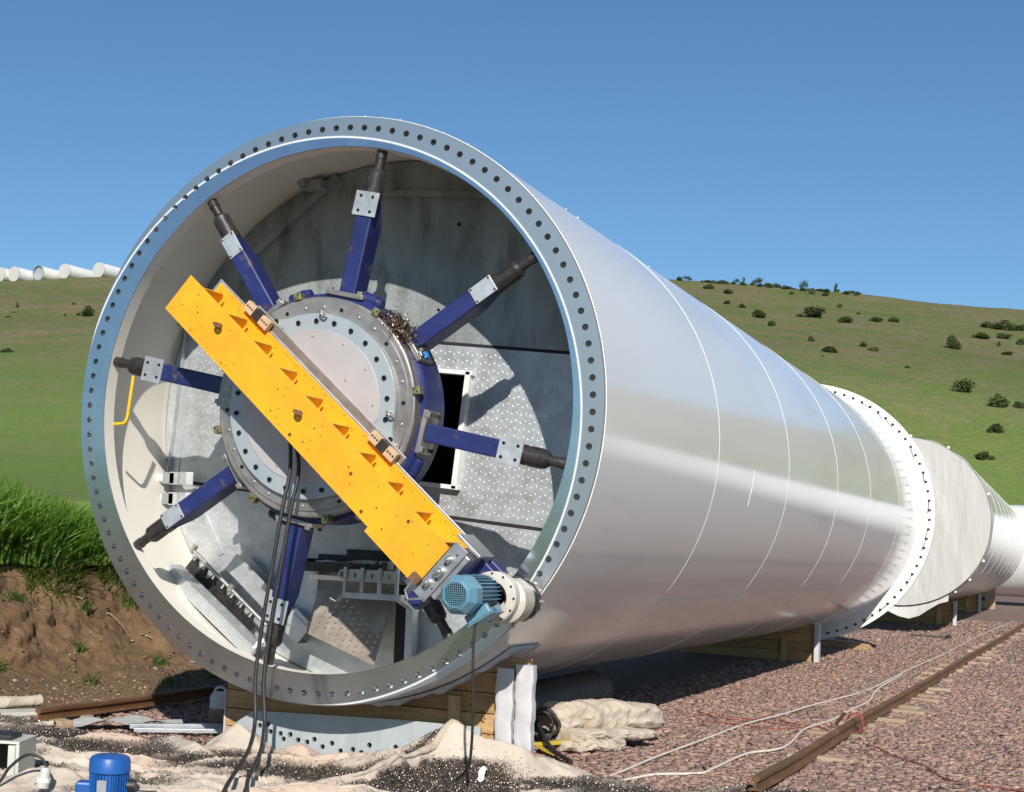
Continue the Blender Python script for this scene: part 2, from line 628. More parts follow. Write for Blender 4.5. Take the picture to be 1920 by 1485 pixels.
def hill_mat():
    m, n, p = nodes_of('grassy_hillside')
    co = coords(n, space='World')
    big = noise(n, co, .018, 6, .6)
    mid = noise(n, co, .09, 7, .65, .6)
    fin = noise(n, co, .9, 8, .7)
    col = mixc(n, ramp(n, big, .38, .62), (.092, .150, .030), (.125, .142, .050))
    col = mixc(n, ramp(n, mid, .42, .64), col, (.185, .150, .082))
    col = mixc(n, ramp(n, noise(n, co, .045, 6, .6), .55, .7), col, (.080, .142, .027))
    col = mixc(n, ramp(n, fin, .35, .66), mixc(n, .6, col, (.038, .055, .016)), col)
    col = mixc(n, ramp(n, noise(n, co, .28, 8, .75), .58, .70), col, (.052, .070, .022))
    col = mixc(n, ramp(n, noise(n, co, 2.6, 6, .8), .54, .66), col, (.215, .195, .10))
    col = mixc(n, ramp(n, noise(n, co, 1.7, 6, .8), .58, .68), col, (.035, .05, .014))
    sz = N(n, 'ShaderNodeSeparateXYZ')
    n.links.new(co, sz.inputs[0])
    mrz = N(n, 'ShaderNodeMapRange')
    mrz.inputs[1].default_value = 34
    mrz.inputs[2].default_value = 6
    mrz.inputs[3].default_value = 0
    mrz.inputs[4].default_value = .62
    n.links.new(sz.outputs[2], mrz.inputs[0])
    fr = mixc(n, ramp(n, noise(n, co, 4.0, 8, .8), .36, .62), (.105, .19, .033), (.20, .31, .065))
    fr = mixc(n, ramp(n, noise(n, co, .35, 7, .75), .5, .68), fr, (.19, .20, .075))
    col = mixc(n, mrz.outputs[0], mixc(n, 1.0, col, (1.24, 1.14, 1.34), 'MULTIPLY'), fr)  # paler tint puts distance haze into the upper grass colour
    n.links.new(col, p.inputs['Base Color'])
    p.inputs['Roughness'].default_value = .95
    p.inputs['Specular IOR Level'].default_value = .1
    bump(n, p, noise(n, co, 1.6, 8, .75), .6, .22)
    return m


M['ground'] = ground_mat()
M['dirt'] = dirt_mat()
M['hill'] = hill_mat()
M['stones'] = mat('loose_stone', (1, 1, 1), (.75, .75, .75), sc=14, rough=.85, attr=True, space='World', bmp=.2, bs=40)
M['leaf'] = mat('hill_shrub_leaf', (.070, .095, .034), (.105, .13, .05), sc=2, rough=.8, rnd=.4, spec=.2)
M['grass'] = mat('lush_grass_blade', (1, 1, 1), rough=.6, attr=True, spec=.25)
M['chips'] = mat('metal_swarf', (1, 1, 1), rough=.34, metal=.75, attr=True)
translucent(M['leaf'], .25, (1.2, 1.3, .6))
translucent(M['grass'], .45, (1.5, 1.6, .7))

# ================================================================ THE SETTING
# ---- terrain (height of the natural hill around the yard)
SITE = (4.74, -8.73)
_az = np.array([-180, -120, -80, -55, -41, -36, -26, -15, -8.3, -2.4, 6, 15, 30, 60, 100, 180.])
_el = np.array([1.5, 3.0, 6.0, 8.4, 9.22, 9.84, 10.6, 10.62, 10.0, 9.4, 9.6, 9.2, 6.5, 3.0, 1.5, 1.5])
RIDGE = 370.0


def terrain(x, y):
    x = np.asarray(x, float)
    y = np.asarray(y, float)
    dx, dy = x - SITE[0], y - SITE[1]
    r = np.hypot(dx, dy)
    az = np.degrees(np.arctan2(dx, dy))
    H = RIDGE * np.tan(np.radians(np.interp(az, _az, _el))) - 1.25 + 1.5
    t = np.clip((r - 6) / (RIDGE - 6), 0, None)
    g = np.where(t < 1, t ** 1.5, 1 + .25 * (t - 1) - .35 * (t - 1) ** 2)
    g = np.where(t > 1.3, np.maximum(1.0435 - .10 * (t - 1.3), .35), g)
    g = np.where(t > 1, np.minimum(g, 1 + .02 - .12 * (t - 1)), g)
    nz = (vnoise(x / 45 + 31, y / 45 + 7, 4) - .5) * 2
    hill = H * g + nz * np.clip(t * 4, 0, 1) * 1.6
    left = sstep(0.0, 1.0, (-4.7 - x) / (1.6 + .15 * np.clip(y - 10, 0, None)))
    fy = sstep(0, 90, y - 100)
    fx = sstep(0, 60, x - 30)
    fb = sstep(0, 60, -45 - y)
    fac = np.maximum(np.maximum(left, fy), np.maximum(fx, fb))
    base = 1.25 * left
    return base + hill * fac - .30 * (1 - fac)


az = np.radians(np.concatenate([np.arange(-46, 4, .25), np.arange(4, 40, 1.0), np.arange(40, 314, 3.0)]))
rs = np.concatenate([np.geomspace(1.5, 330, 120), np.linspace(335, 420, 36), np.geomspace(440, 5000, 22)])
A, RR = np.meshgrid(az, rs, indexing='ij')
X = SITE[0] + RR * np.sin(A)
Y = SITE[1] + RR * np.cos(A)
Z = terrain(X, Y)
inbank = (X > -8.2) & (X < -3.0) & (Y > -9) & (Y < 25)
Z = np.where(inbank, np.minimum(Z, -.3), Z)
na, nr = A.shape
V = np.stack([X.ravel(), Y.ravel(), Z.ravel()], 1)
ii, jj = np.meshgrid(np.arange(na), np.arange(nr - 1), indexing='ij')
i2 = (ii + 1) % na
F = np.stack([ii * nr + jj, i2 * nr + jj, i2 * nr + jj + 1, ii * nr + jj + 1], -1).reshape(-1, 4)
hm = mesh_np('hillside', V, F[:, ::-1])
hm.polygons.foreach_set('use_smooth', np.ones(len(hm.polygons), bool))
tagit(link('hillside', hm, M['hill']), kind='structure')

# ---- gravel yard
def yard(x, y):
    return (vnoise(x * .5 + 3, y * .5 + 9, 3) - .5) * .05 + (vnoise(x * 3.1, y * 3.1, 3) - .5) * .025


gx = np.concatenate([np.arange(-4.3, 8, .12), np.geomspace(8, 70, 40)])
gy = np.concatenate([-np.geomspace(60, 3.1, 30), np.arange(-3, 20, .12), np.geomspace(20, 140, 70)])
X, Y = np.meshgrid(gx, gy, indexing='ij')
Z = yard(X, Y)
nx, ny = X.shape
ii, jj = np.meshgrid(np.arange(nx - 1), np.arange(ny - 1), indexing='ij')
F = np.stack([ii * ny + jj, (ii + 1) * ny + jj, (ii + 1) * ny + jj + 1, ii * ny + jj + 1], -1).reshape(-1, 4)
gm = mesh_np('ground', np.stack([X.ravel(), Y.ravel(), Z.ravel()], 1), F)
gm.polygons.foreach_set('use_smooth', np.ones(len(gm.polygons), bool))
tagit(link('ground', gm, M['ground']), kind='structure')

# ---- cut earth bank on the left
prof = np.array([(-2.95, -.03), (-3.3, .03), (-3.8, .07), (-4.25, .13), (-4.6, .33), (-4.85, .62), (-5.08, .92), (-5.24, 1.17), (-5.45, 1.33), (-6.0, 1.40), (-7.2, 1.46), (-9.0, 1.60)])
sarc = np.concatenate([[0], np.cumsum(np.hypot(*np.diff(prof, axis=0).T))])
sv = np.concatenate([np.arange(0, 3.6, .028), np.arange(3.6, sarc[-1], .15), [sarc[-1]]])
bx0 = np.interp(sv, sarc, prof[:, 0])
bz0 = np.interp(sv, sarc, prof[:, 1])
by = np.concatenate([np.arange(-9, 0, .25), np.arange(0, 9, .03), np.arange(9, 25.1, .3)])
SX, BY = np.meshgrid(np.arange(len(sv)), by, indexing='ij')
bx = bx0[SX]
bz = bz0[SX]
ss = sv[SX]
face = np.exp(-((ss - 2.05) / .75) ** 2)
n1 = vnoise(ss * 1.1 + 5, BY * .8, 4) - .5
n2 = vnoise(ss * 4.2, BY * 3.2 + 9, 4, .6) - .5
n3 = vnoise(ss * 13, BY * 13 + 3, 3, .6) - .5
gul = np.abs(vnoise(BY * 1.6 + 40, ss * .35, 3) - .5) * 2
bx = bx + face * (n1 * .60 + n2 * .20 + n3 * .07 - gul * .15 + .1)
bz = bz + face * (n2 * .14 + n3 * .05) + n3 * .018 + (1 - face) * n2 * .04 + face * n1 * .22
V = np.stack([bx.ravel(), BY.ravel(), bz.ravel()], 1)
nx, ny = bx.shape
ii, jj = np.meshgrid(np.arange(nx - 1), np.arange(ny - 1), indexing='ij')
F = np.stack([ii * ny + jj, (ii + 1) * ny + jj, (ii + 1) * ny + jj + 1, ii * ny + jj + 1], -1).reshape(-1, 4)
bm_ = mesh_np('earth_bank', V, F[:, ::-1])
bm_.polygons.foreach_set('use_smooth', np.ones(len(bm_.polygons), bool))
tagit(link('earth_bank', bm_, M['dirt']), kind='structure')
BANK_S, BANK_Y, BANK_X, BANK_Z = sv, by, bx, bz


def bank_at(s, y):
    """position on the bank surface for profile length s"""
    i = np.clip(np.searchsorted(BANK_S, s), 0, len(BANK_S) - 1)
    j = np.clip(np.searchsorted(BANK_Y, y), 0, len(BANK_Y) - 1)
    return BANK_X[i, j], BANK_Z[i, j]


# ---- grass blades on the bank
def blades(n, xs, ys, zs, hs, ws, lean, colA, colB):
    """each blade: 4 stations (7 verts, 5 tris as quads+tri -> use quads with a thin tip)"""
    a = rng.random(n) * 2 * np.pi
    la = rng.random(n) * 2 * np.pi
    tt = np.array([0, .4, .75, 1.0])
    wd = np.array([1, .9, .6, .06])
    V = np.zeros((n, 8, 3))
    for k in range(4):
        bend = lean * hs * tt[k] ** 2
        cx = xs + np.cos(la) * bend
        cy = ys + np.sin(la) * bend
        cz = zs + hs * tt[k] * (1 - .25 * lean * tt[k])
        for q, sg in enumerate((-1, 1)):
            V[:, k * 2 + q, 0] = cx + np.cos(a) * ws * wd[k] * sg
            V[:, k * 2 + q, 1] = cy + np.sin(a) * ws * wd[k] * sg
            V[:, k * 2 + q, 2] = cz
    base = (np.arange(n) * 8)[:, None, None]
    F = (np.array([[0, 1, 3, 2], [2, 3, 5, 4], [4, 5, 7, 6]])[None] + base).reshape(-1, 4)
    m = rng.random((n, 1))
    c = colA * (1 - m) + colB * m
    C = np.repeat(c[:, None, :], 8, 1)
    return V.reshape(-1, 3), F, C.reshape(-1, 3)


def grass_patch():
    n = 60000
    ys = rng.uniform(-.5, 9.0, n)
    xs = -5.12 - rng.random(n) ** 1.4 * 3.2
    edge = -5.12 - .25 * (vnoise(ys * .9 + 3, ys * 0 + 1.0, 3) - .3)
    keep = xs < edge
    xs, ys = xs[keep], ys[keep]
    n = len(xs)
    zs = np.interp(-xs, [5.1, 5.45, 6, 7.2, 9], [1.1, 1.28, 1.38, 1.44, 1.58])
    tall = .12 + .62 * (1 - sstep(3.7, 6.6, ys - (xs + 6) * -.35)) * (.62 + .75 * vnoise(xs * 1.6, ys * 1.6, 3))
    hs = tall * rng.uniform(.35, 1.0, n)
    P1 = blades(n, xs, ys, zs, hs, rng.uniform(.007, .022, n), rng.uniform(.05, 1.1, n) ** 1.5, np.array([.10, .20, .03]), np.array([.22, .34, .07]))
    # broad weed leaves among the blades
    nl = 14000
    ly = rng.uniform(0, 6.5, nl)
    lx = -5.15 - rng.random(nl) ** 1.3 * 2.6
    lz = np.interp(-lx, [5.1, 5.45, 6, 7.2, 9], [1.1, 1.28, 1.38, 1.44, 1.58]) + (.10 + .50 * (1 - sstep(3.7, 6.4, ly - (lx + 6) * -.35))) * (.55 + .7 * vnoise(lx * 1.6, ly * 1.6, 3)) * rng.uniform(.35, .95, nl)
    P2 = blades(nl, lx, ly, lz, rng.uniform(.03, .09, nl), rng.uniform(.012, .030, nl), rng.uniform(.6, 1.6, nl), np.array([.10, .20, .03]), np.array([.24, .36, .08]))
    # overhanging fringe and tufts on the face
    m = 5200
    ys2 = rng.uniform(0, 7.5, m)
    keep = vnoise(ys2 * 1.7 + 20, ys2 * 0 + 4, 3) > .40
    ys2 = ys2[keep]
    m = len(ys2)
    s2 = rng.normal(2.62, .16, m)
    px, pz = bank_at(s2, ys2)
    a = blades(m, px, ys2, pz, rng.uniform(.06, .34, m) * np.where(rng.random(m) < .3, 1, .7), rng.uniform(.004, .012, m), rng.uniform(.6, 1.6, m),
               np.array([.045, .10, .012]), np.array([.14, .16, .04]))
    tufts = [(1.25, 4.35, 40), (1.65, 3.35, 46), (.85, 2.7, 30), (2.2, 4.8, 60), (2.3, 2.9, 60), (1.9, 5.3, 40), (.55, 4.4, 26), (.75, 5.2, 30), (1.45, 2.05, 30), (2.15, 3.9, 70), (.5, 3.5, 20)]
    ts, ty = [], []
    for s_, y_, c_ in tufts:
        ts.append(rng.normal(s_, .035, c_))
        ty.append(rng.normal(y_, .05, c_))
    ts, ty = np.concatenate(ts), np.concatenate(ty)
    px, pz = bank_at(ts, ty)
    k = len(ts)
    b = blades(k, px, ty, pz, rng.uniform(.04, .15, k), rng.uniform(.004, .010, k), rng.uniform(.3, 1.2, k), np.array([.05, .12, .015]), np.array([.10, .17, .03]))
    # yellow flower heads
    f = 160
    fy = rng.uniform(0.5, 4.6, f)
    fxx = -5.3 - rng.random(f) * 2.0
    fz = np.interp(-fxx, [5.1, 6, 7.2, 9], [1.1, 1.36, 1.42, 1.55]) + rng.uniform(.42, .68, f)
    c = blades(f, fxx, fy, fz, np.full(f, .03), np.full(f, .014), np.full(f, .3), np.array([.5, .42, .03]), np.array([.4, .4, .05]))
    Vs, Fs, Cs, off = [], [], [], 0
    for (v, fc, cc) in (P1, P2, a, b, c):
        Vs.append(v)
        Fs.append(fc + off)
        Cs.append(cc)
        off += len(v)
    return np.concatenate(Vs), np.concatenate(Fs), np.concatenate(Cs)


V, F, C = grass_patch()
tagit(link('bank_grass', mesh_np('bank_grass', V, F, C), M['grass']), 'lush green grass with yellow flower heads on top of the earth bank', 'grass', kind='stuff')


# ---- loose stones
def stones(n, xs, ys, zs, sz, pal, flat=.7):
    cube = np.array([[-1, -1, -1], [1, -1, -1], [1, 1, -1], [-1, 1, -1], [-1, -1, 1], [1, -1, 1], [1, 1, 1], [-1, 1, 1]], float)
    V = cube[None] * (1 + rng.uniform(-.42, .30, (n, 8, 3)))
    V = V * (sz[:, None, None] * np.stack([rng.uniform(.7, 1.25, n), rng.uniform(.6, 1.0, n), rng.uniform(.4, .8, n) * flat], 1)[:, None, :])
    a = rng.random(n) * 2 * np.pi
    b = rng.normal(0, .35, n)
    ca, sa, cb, sb = np.cos(a), np.sin(a), np.cos(b), np.sin(b)
    x, y, z = V[..., 0].copy(), V[..., 1].copy(), V[..., 2].copy()
    y, z = y * cb[:, None] - z * sb[:, None], y * sb[:, None] + z * cb[:, None]
    x, y = x * ca[:, None] - y * sa[:, None], x * sa[:, None] + y * ca[:, None]
    V = np.stack([x + xs[:, None], y + ys[:, None], z + zs[:, None]], -1)
    F = (np.array([[0, 3, 2, 1], [4, 5, 6, 7], [0, 1, 5, 4], [1, 2, 6, 5], [2, 3, 7, 6], [3, 0, 4, 7]])[None] + (np.arange(n) * 8)[:, None, None]).reshape(-1, 4)
    c = pal[rng.integers(0, len(pal), n)] * rng.uniform(.75, 1.2, (n, 1))
    return V.reshape(-1, 3), F, np.repeat(c[:, None, :], 8, 1).reshape(-1, 3)


PAL = .45 * np.array([(.325, .235, .195)]) + .60 * 1.25 * np.array([1.06, .98, .93])[None] * np.array([(.255, .15, .12), (.20, .125, .105), (.30, .19, .14), (.16, .11, .10), (.33, .22, .165), (.22, .15, .15), (.27, .165, .11), (.14, .095, .085), (.36, .26, .19), (.20, .17, .165)])
n = 78000
u_ = rng.random(n)
ys = -9.5 + 9.6 / (1 - u_ * .80) ** 1.0 * 1.0
ys = np.where(rng.random(n) < .25, rng.uniform(.3, 12, n), ys)
xs = rng.uniform(-.2, 1, n)
xs = .1 + rng.random(n) * (5.2 + np.clip(ys, 0, 40) * .02)
left = rng.random(n) < .09
xs = np.where(left, rng.uniform(-3.0, -.9, n), xs)
ys = np.where(left, rng.uniform(.2, 5.5, n), ys)
ok = (ys > -.2) & (ys < 40)
xs, ys = xs[ok], ys[ok]
n = len(xs)
sz = .011 + .019 * rng.random(n) ** 1.8 + np.clip(ys - 12, 0, 30) * .0006
sz = np.where(rng.random(n) < .02, sz * 1.5, sz)
V, F, C = stones(n, xs, ys, yard(xs, ys) + sz * .18, sz, PAL, .55)
tagit(link('gravel', mesh_np('gravel', V, F, C), M['stones']), 'loose reddish brown crushed stone covering the yard', 'gravel', kind='stuff')
# crumbs of earth and small stones at the foot of the bank
n = 2600
s_ = np.abs(rng.normal(.35, .75, n))
y_ = rng.uniform(-.5, 8, n)
bx_, bz_ = bank_at(s_, y_)
V, F, C = stones(n, bx_, y_, bz_ + .004, .006 + .016 * rng.random(n) ** 2.5, np.array([(.2, .12, .06), (.26, .17, .1), (.15, .09, .05), (.34, .27, .2)]))
tagit(link('earth_clods', mesh_np('earth_clods', V, F, C), M['stones']), 'small brown clods and stones strewn at the foot of the bank', 'clods', kind='stuff')

# ================================================================ TOWER SECTION
def shell_r(d):
    return 2.003 + .035 * d / 18.0


def radial(a):
    """a: angle clockwise from straight up, in degrees -> radial and tangential unit vectors"""
    a = R(a)
    return Vector((math.sin(a), 0, math.cos(a))), Vector((math.cos(a), 0, -math.sin(a)))


def pol(a, r, d):
    er, _ = radial(a)
    return L(0, 0, d) + er * r


tw = Thing('tower_section', 'huge white wind tower section lying open end forward on timber cradles', 'tower section', (0, 0, .42))
mb = MB()
mb.lathe([(shell_r(d), d) for d in np.linspace(.022, 18.0, 37)], L(0, 0, 0), UD, 220)
mb.lathe([(2.003, .022), (1.985, .022)], L(0, 0, 0), UD, 220)
shell = tw.part('shell', mb, M['shell'], smooth=30)
mb = MB()
mb.lathe([(1.985, .1195)] + [(1.965, d) for d in (.1195, .3, 2, 8, 17.99)], L(0, 0, 0), UD, 160)
tw.part('shell_lining', mb, M['inner'], smooth=30, label='cream painted inside of the shell')
# front flange with 112 real bolt holes
mb = MB()
NH = 112
ph0 = .0682
holes = [circ(1.92 * math.sin(2 * math.pi * k / NH + ph0), 1.92 * math.cos(2 * math.pi * k / NH + ph0), .0215, 14) for k in range(NH)]
outer = circ(0, 0, 1.994, 240)
inner = circ(0, 0, 1.792, 240)
mb.plate(outer, [inner] + holes, .119, L(0, 0, 0), UX, UV, UD)
fl = tw.part('flange', mb, M['flange'], smooth=25, label='machined steel flange ring with bolt holes')
mb = MB().lathe([(1.994, .006), (1.998, .012), (1.998, .03)], L(0, 0, 0), UD, 220)
tw.part('flange_rim', mb, M['bare'], parent=fl, smooth=30)
mb = MB().lathe([(1.7905, .004), (1.7905, .122), (1.9, .123)], L(0, 0, 0), UD, 200)
tw.part('flange_bore', mb, M['inner'], parent=fl, smooth=30)
# inspection tick marks on the bore edge
for a in (-62, -51, -40, -25, -12, 3, 20, 104, 258, 281, 290):
    er, et = radial(a)
    mb = MB().box(L(0, 0, -.0006) + er * 1.80, (.0012, .0012, .007), (et, UD, er))
    tw.part('scribe_mark', mb, M['dark'], parent=fl)
# rear T-flange
mb = MB()
NB = 84
holes = [circ(2.20 * math.sin(2 * math.pi * (k + .5) / NB), 2.20 * math.cos(2 * math.pi * (k + .5) / NB), .026, 10) for k in range(NB)]
mb.plate(circ(0, 0, 2.29, 200), [circ(0, 0, 1.93, 160)] + holes, .09, L(0, 0, 18.0), UX, UV, UD)
rf = tw.part('rear_flange', mb, M['tflange'], smooth=25, label='wide white rear flange with a ring of bolts')
bolt = MB().cyl((0, 0, -.010), (0, 0, .11), .020, n=8)
bme = to_mesh('flange_bolt', bolt, smooth=40)
bme.materials.append(M['dark'])
for k in range(NB):
    a = 360 * (k + .5) / NB
    if 195 < a < 330:
        continue
    er, et = radial(a)
    tw.inst('flange_bolt', bme, frame(L(0, 0, 17.995) + er * 2.20, er, et, UD), rf)
for k in (6, 8, 9, 13, 16, 19, 22, 23, 27, 31, 33):
    er, et = radial(360 * (k + .5) / NB)
    e2, _t = radial(360 * (k + 1.5) / NB)
    mb = MB().bar(L(0, 0, 17.975) + er * 2.20, L(0, 0, 17.97) + e2 * (2.20 - .02 * (k % 3)) - UV * (.05 * (k % 2)), .008, .008, UD)
    tw.part('tie_wire', mb, M['dark'], parent=rf)
mb = MB().lathe([(1.955, 17.9), (.001, 17.9)], L(0, 0, 0), UD, 96)  # added unseen disc that keeps daylight out of the open far end
tw.part('rear_light_stop', mb, M['dull'])
# circumferential and lengthwise weld seams
for d in (3.06, 6.05, 9.1, 11.87, 15.09):
    r = shell_r(d)
    mb = MB().lathe([(r - .001, -.008), (r + .0022, -.004), (r + .003, 0), (r + .0022, .004), (r - .001, .008)], L(0, 0, d), UD, 220)
    tw.part('weld_seam', mb, M['seam'], smooth=60)
for d0, d1, a in ((3.06, 6.05, 128.6), (9.1, 11.87, 127.5), (6.05, 9.1, 20), (.03, 3.06, 200), (11.87, 15.09, 30)):
    er, et = radial(a)
    mb = MB()
    c0 = L(0, 0, d0 + .01) + er * (shell_r(d0) + .0005)
    c1 = L(0, 0, d1 - .01) + er * (shell_r(d1) + .0005)
    mb.bar(c0, c1, .010, .004, er)
    tw.part('weld_seam', mb, M['seam'], bevel=.002)
# short scratch marks of bright paint on the side
for a, d, ln in ((93.0, 4.42, .20), (98.5, 4.40, .13)):
    mb = MB()
    pts = [pol(a + t * ln * 28, shell_r(d) + .001, d) for t in np.linspace(0, 1, 7)]
    mb.tube(pts, .0022, 5)
    tw.part('paint_run', mb, M['seam'])

# ---- platform inside, 1.05 m deep, turned about -5 degrees
PD = 1.05
PT = math.atan(.0905)
PX_ = Vector((math.cos(PT), 0, -math.sin(PT)))
PV_ = Vector((math.sin(PT), 0, math.cos(PT)))
PO = L(0, 0, PD)


def chord(r, v0, v1, n=40):
    """outline of a disc of radius r between two horizontal cuts"""
    a0, a1 = math.asin(max(-1, min(1, v0 / r))), math.asin(max(-1, min(1, v1 / r)))
    t = [a0 + (a1 - a0) * i / n for i in range(n + 1)]
    return [(r * math.cos(a), r * math.sin(a)) for a in t] + [(-r * math.cos(a), r * math.sin(a)) for a in reversed(t)]


PR = 1.955
hatch = [(-.25, -.40), (.615, -.40), (.615, .395), (-.25, .395)]
pan = []
mb = MB().plate(chord(PR, .633, PR - .0005), [circ(.38, 1.5, .016), circ(.30, .86, .012)], .008, PO, PX_, PV_, UD)
pan.append(tw.part('platform_panel', mb, M['galv_old'], label='dark weathered upper platform panel'))
mb = MB().plate(chord(PR, -.622, .609), [hatch], .008, PO, PX_, PV_, UD)
pan.append(tw.part('platform_panel', mb, M['galv'], label='tread plate middle platform panel with square hatch'))
mb = MB().plate(chord(PR, -PR + .0005, -.648), [], .008, PO, PX_, PV_, UD)
pan.append(tw.part('platform_panel', mb, M['galv'], label='lower tread plate platform panel'))


# raised lens treads
def treads(parent, name, inside, o, ex, ey, ez, m, pitch=.036, ln=.0125, wd=.0042, hh=.0021, same=None):
    vs, fs = [], []
    k = 0
    nmax = int(2.2 / pitch)
    for i in range(-nmax, nmax + 1):
        for j in range(-nmax, nmax + 1):
            x, y = i * pitch, j * pitch * .78 + (i % 2) * pitch * .39
            if not inside(x, y):
                continue
            a = R(same) if same else (R(42) if (i + j) % 2 else R(-42))
            c, s_ = math.cos(a), math.sin(a)
            loc = [(-ln, 0, 0), (0, -wd, 0), (ln, 0, 0), (0, wd, 0), (-ln * .4, 0, hh), (ln * .4, 0, hh)]
            for (p, q, h) in loc:
                vs.append(Vector(o) + ex * (x + p * c - q * s_) + ey * (y + p * s_ + q * c) - ez * (h - .0004))
            b = k * 6
            fs += [(b, b + 1, b + 5, b + 4), (b + 1, b + 2, b + 5), (b + 2, b + 3, b + 4, b + 5), (b + 3, b, b + 4)]
            k += 1
    t = MB()
    t.v, t.f = [tuple(v) for v in vs], fs
    return tw.part(name, t, m, parent=parent, kind='stuff')


treads(pan[1], 'tread', lambda x, y: x * x + y * y < 1.93 ** 2 and -.60 < y < .59 and not (-.29 < x < .665 and -.45 < y < .44), PO, PX_, PV_, UD, M['tread'])
treads(pan[2], 'tread', lambda x, y: x * x + y * y < 1.93 ** 2 and y < -.67, PO, PX_, PV_, UD, M['tread'])
treads(pan[0], 'tread', lambda x, y: x * x + y * y < 1.93 ** 2 and y > .66, PO, PX_, PV_, UD, M['galv_old'], hh=.0025)
# black sheet standing in for the dark behind the hatch
mb = MB()
mb.box(PO + PX_ * .18 + UD * 1.2, (.9, .01, .9), (PX_, UD, PV_))
tw.part('hatch_dark_sheet', mb, M['dull'])
# hatch frame (angle iron standing proud)
hf = []
for (x0, y0, x1, y1) in ((.585, -.43, .655, .425), (-.25, .395, .655, .43), (-.25, -.435, .655, -.40)):
    mb = MB().box(PO + PX_ * ((x0 + x1) / 2) + PV_ * ((y0 + y1) / 2) - UD * .03, ((x1 - x0) / 2 if x1 - x0 > .1 else .02, .034, (y1 - y0) / 2 if y1 - y0 > .1 else .015), (PX_, UD, PV_))
    tw.part('hatch_frame', mb, M['tflange'], bevel=.003)
# panel gaps darkened by black strips, and stiffening angles
def pbar(name, x0, y0, x1, y1, w_, h_, m, dz=0.0, lab=None):
    a = PO + PX_ * x0 + PV_ * y0 - UD * (h_ / 2 + dz)
    b = PO + PX_ * x1 + PV_ * y1 - UD * (h_ / 2 + dz)
    mb_ = MB().bar(a, b, w_, h_, UD)
    return tw.part(name, mb_, m, bevel=.0015, label=lab)


pbar('gap_dark_strip', -1.84, .621, 1.84, .621, .021, .004, M['dull'], -.004)
pbar('gap_dark_strip', -1.84, -.635, 1.84, -.635, .023, .004, M['dull'], -.004)
pbar('stiffener_angle', -1.81, -.60, -1.81, .62, .075, .006, M['galv'], .001)
pbar('stiffener_angle', -1.845, -.60, -1.845, .62, .006, .06, M['galv'], .001)
pbar('stiffener_angle', -1.60, -.72, -1.28, -1.16, .05, .008, M['galv'], .002)
pbar('stiffener_angle', -.66, 1.82, -1.36, 1.16, .06, .05, M['galv_old'], .002)
pbar('stiffener_angle', -.45, 1.70, .70, 1.72, .05, .035, M['galv_old'], .002)
mb = MB().box(L(-.66, 1.80, .97), (.09, .07, .035)).box(L(-.72, 1.84, .90), (.03, .05, .06))
tw.part('shell_bracket', mb, M['galv_old'], bevel=.004)
mb = MB().box(L(-1.80, .80, .97), (.08, .06, .05)).box(L(-1.86, .84, .92), (.05, .05, .03))
tw.part('shell_bracket', mb, M['galv_old'], bevel=.004)
# platform clamps with white plastic dowels at the left wall
for vv in (-.46, -.62):
    o_ = L(-1.80, vv, .93)
    mb = MB().box(o_, (.055, .05, .045))
    br = tw.part('platform_clamp', mb, M['galv_old'], bevel=.004)
    mb = MB()
    pts = [(-.02, 0), (.06, 0), (.10, -.03), (.16, -.03), (.20, .0), (.20, .008), (.155, -.022), (.105, -.022), (.065, .008), (-.02, .008)]
    mb.prism([(p[0], p[1]) for p in pts], o_ + Vector((.03, -.05, -.05)), UX, UD, UV, .10)
    tw.part('clamp_tongue', mb, M['galv'], parent=br, bevel=.002)
    mb = MB().cyl(o_ + Vector((-.055, -.01, 0)), o_ + Vector((-.13, -.01, 0)), .036, n=18)
    tw.part('dowel', mb, M['whiteplastic'], parent=br, smooth=40, bevel=.004)

# ---- ladder and cable hardware lying on the lower inside of the shell
# broad channel along the wall
A0, A1 = L(-1.60, -1.17, .70), L(-.80, -1.76, .70)
ax = (A1 - A0).normalized()
nr_ = Vector((-ax.z, 0, ax.x))
if nr_.z < 0:
    nr_ = -nr_
mb = MB()
mb.box((A0 + A1) / 2 + nr_ * .05, ((A1 - A0).length / 2, .075, .004), (ax, UD, nr_))
ch = tw.part('wall_channel', mb, M['galv'], bevel=.002)
for sg in (-1, 1):
    mb = MB().box((A0 + A1) / 2 + nr_ * .004 + UD * (sg * .075), ((A1 - A0).length / 2, .004, .05), (ax, UD, nr_))
    tw.part('channel_side', mb, M['galv'], parent=ch)
mb = MB().box(A0 - ax * .05 - nr_ * .035, (.07, .07, .004), (ax, UD, nr_)).box(A0 - ax * .115 - nr_ * .0, (.004, .07, .04), (ax, UD, nr_))
tw.part('channel_foot', mb, M['galv'], parent=ch)
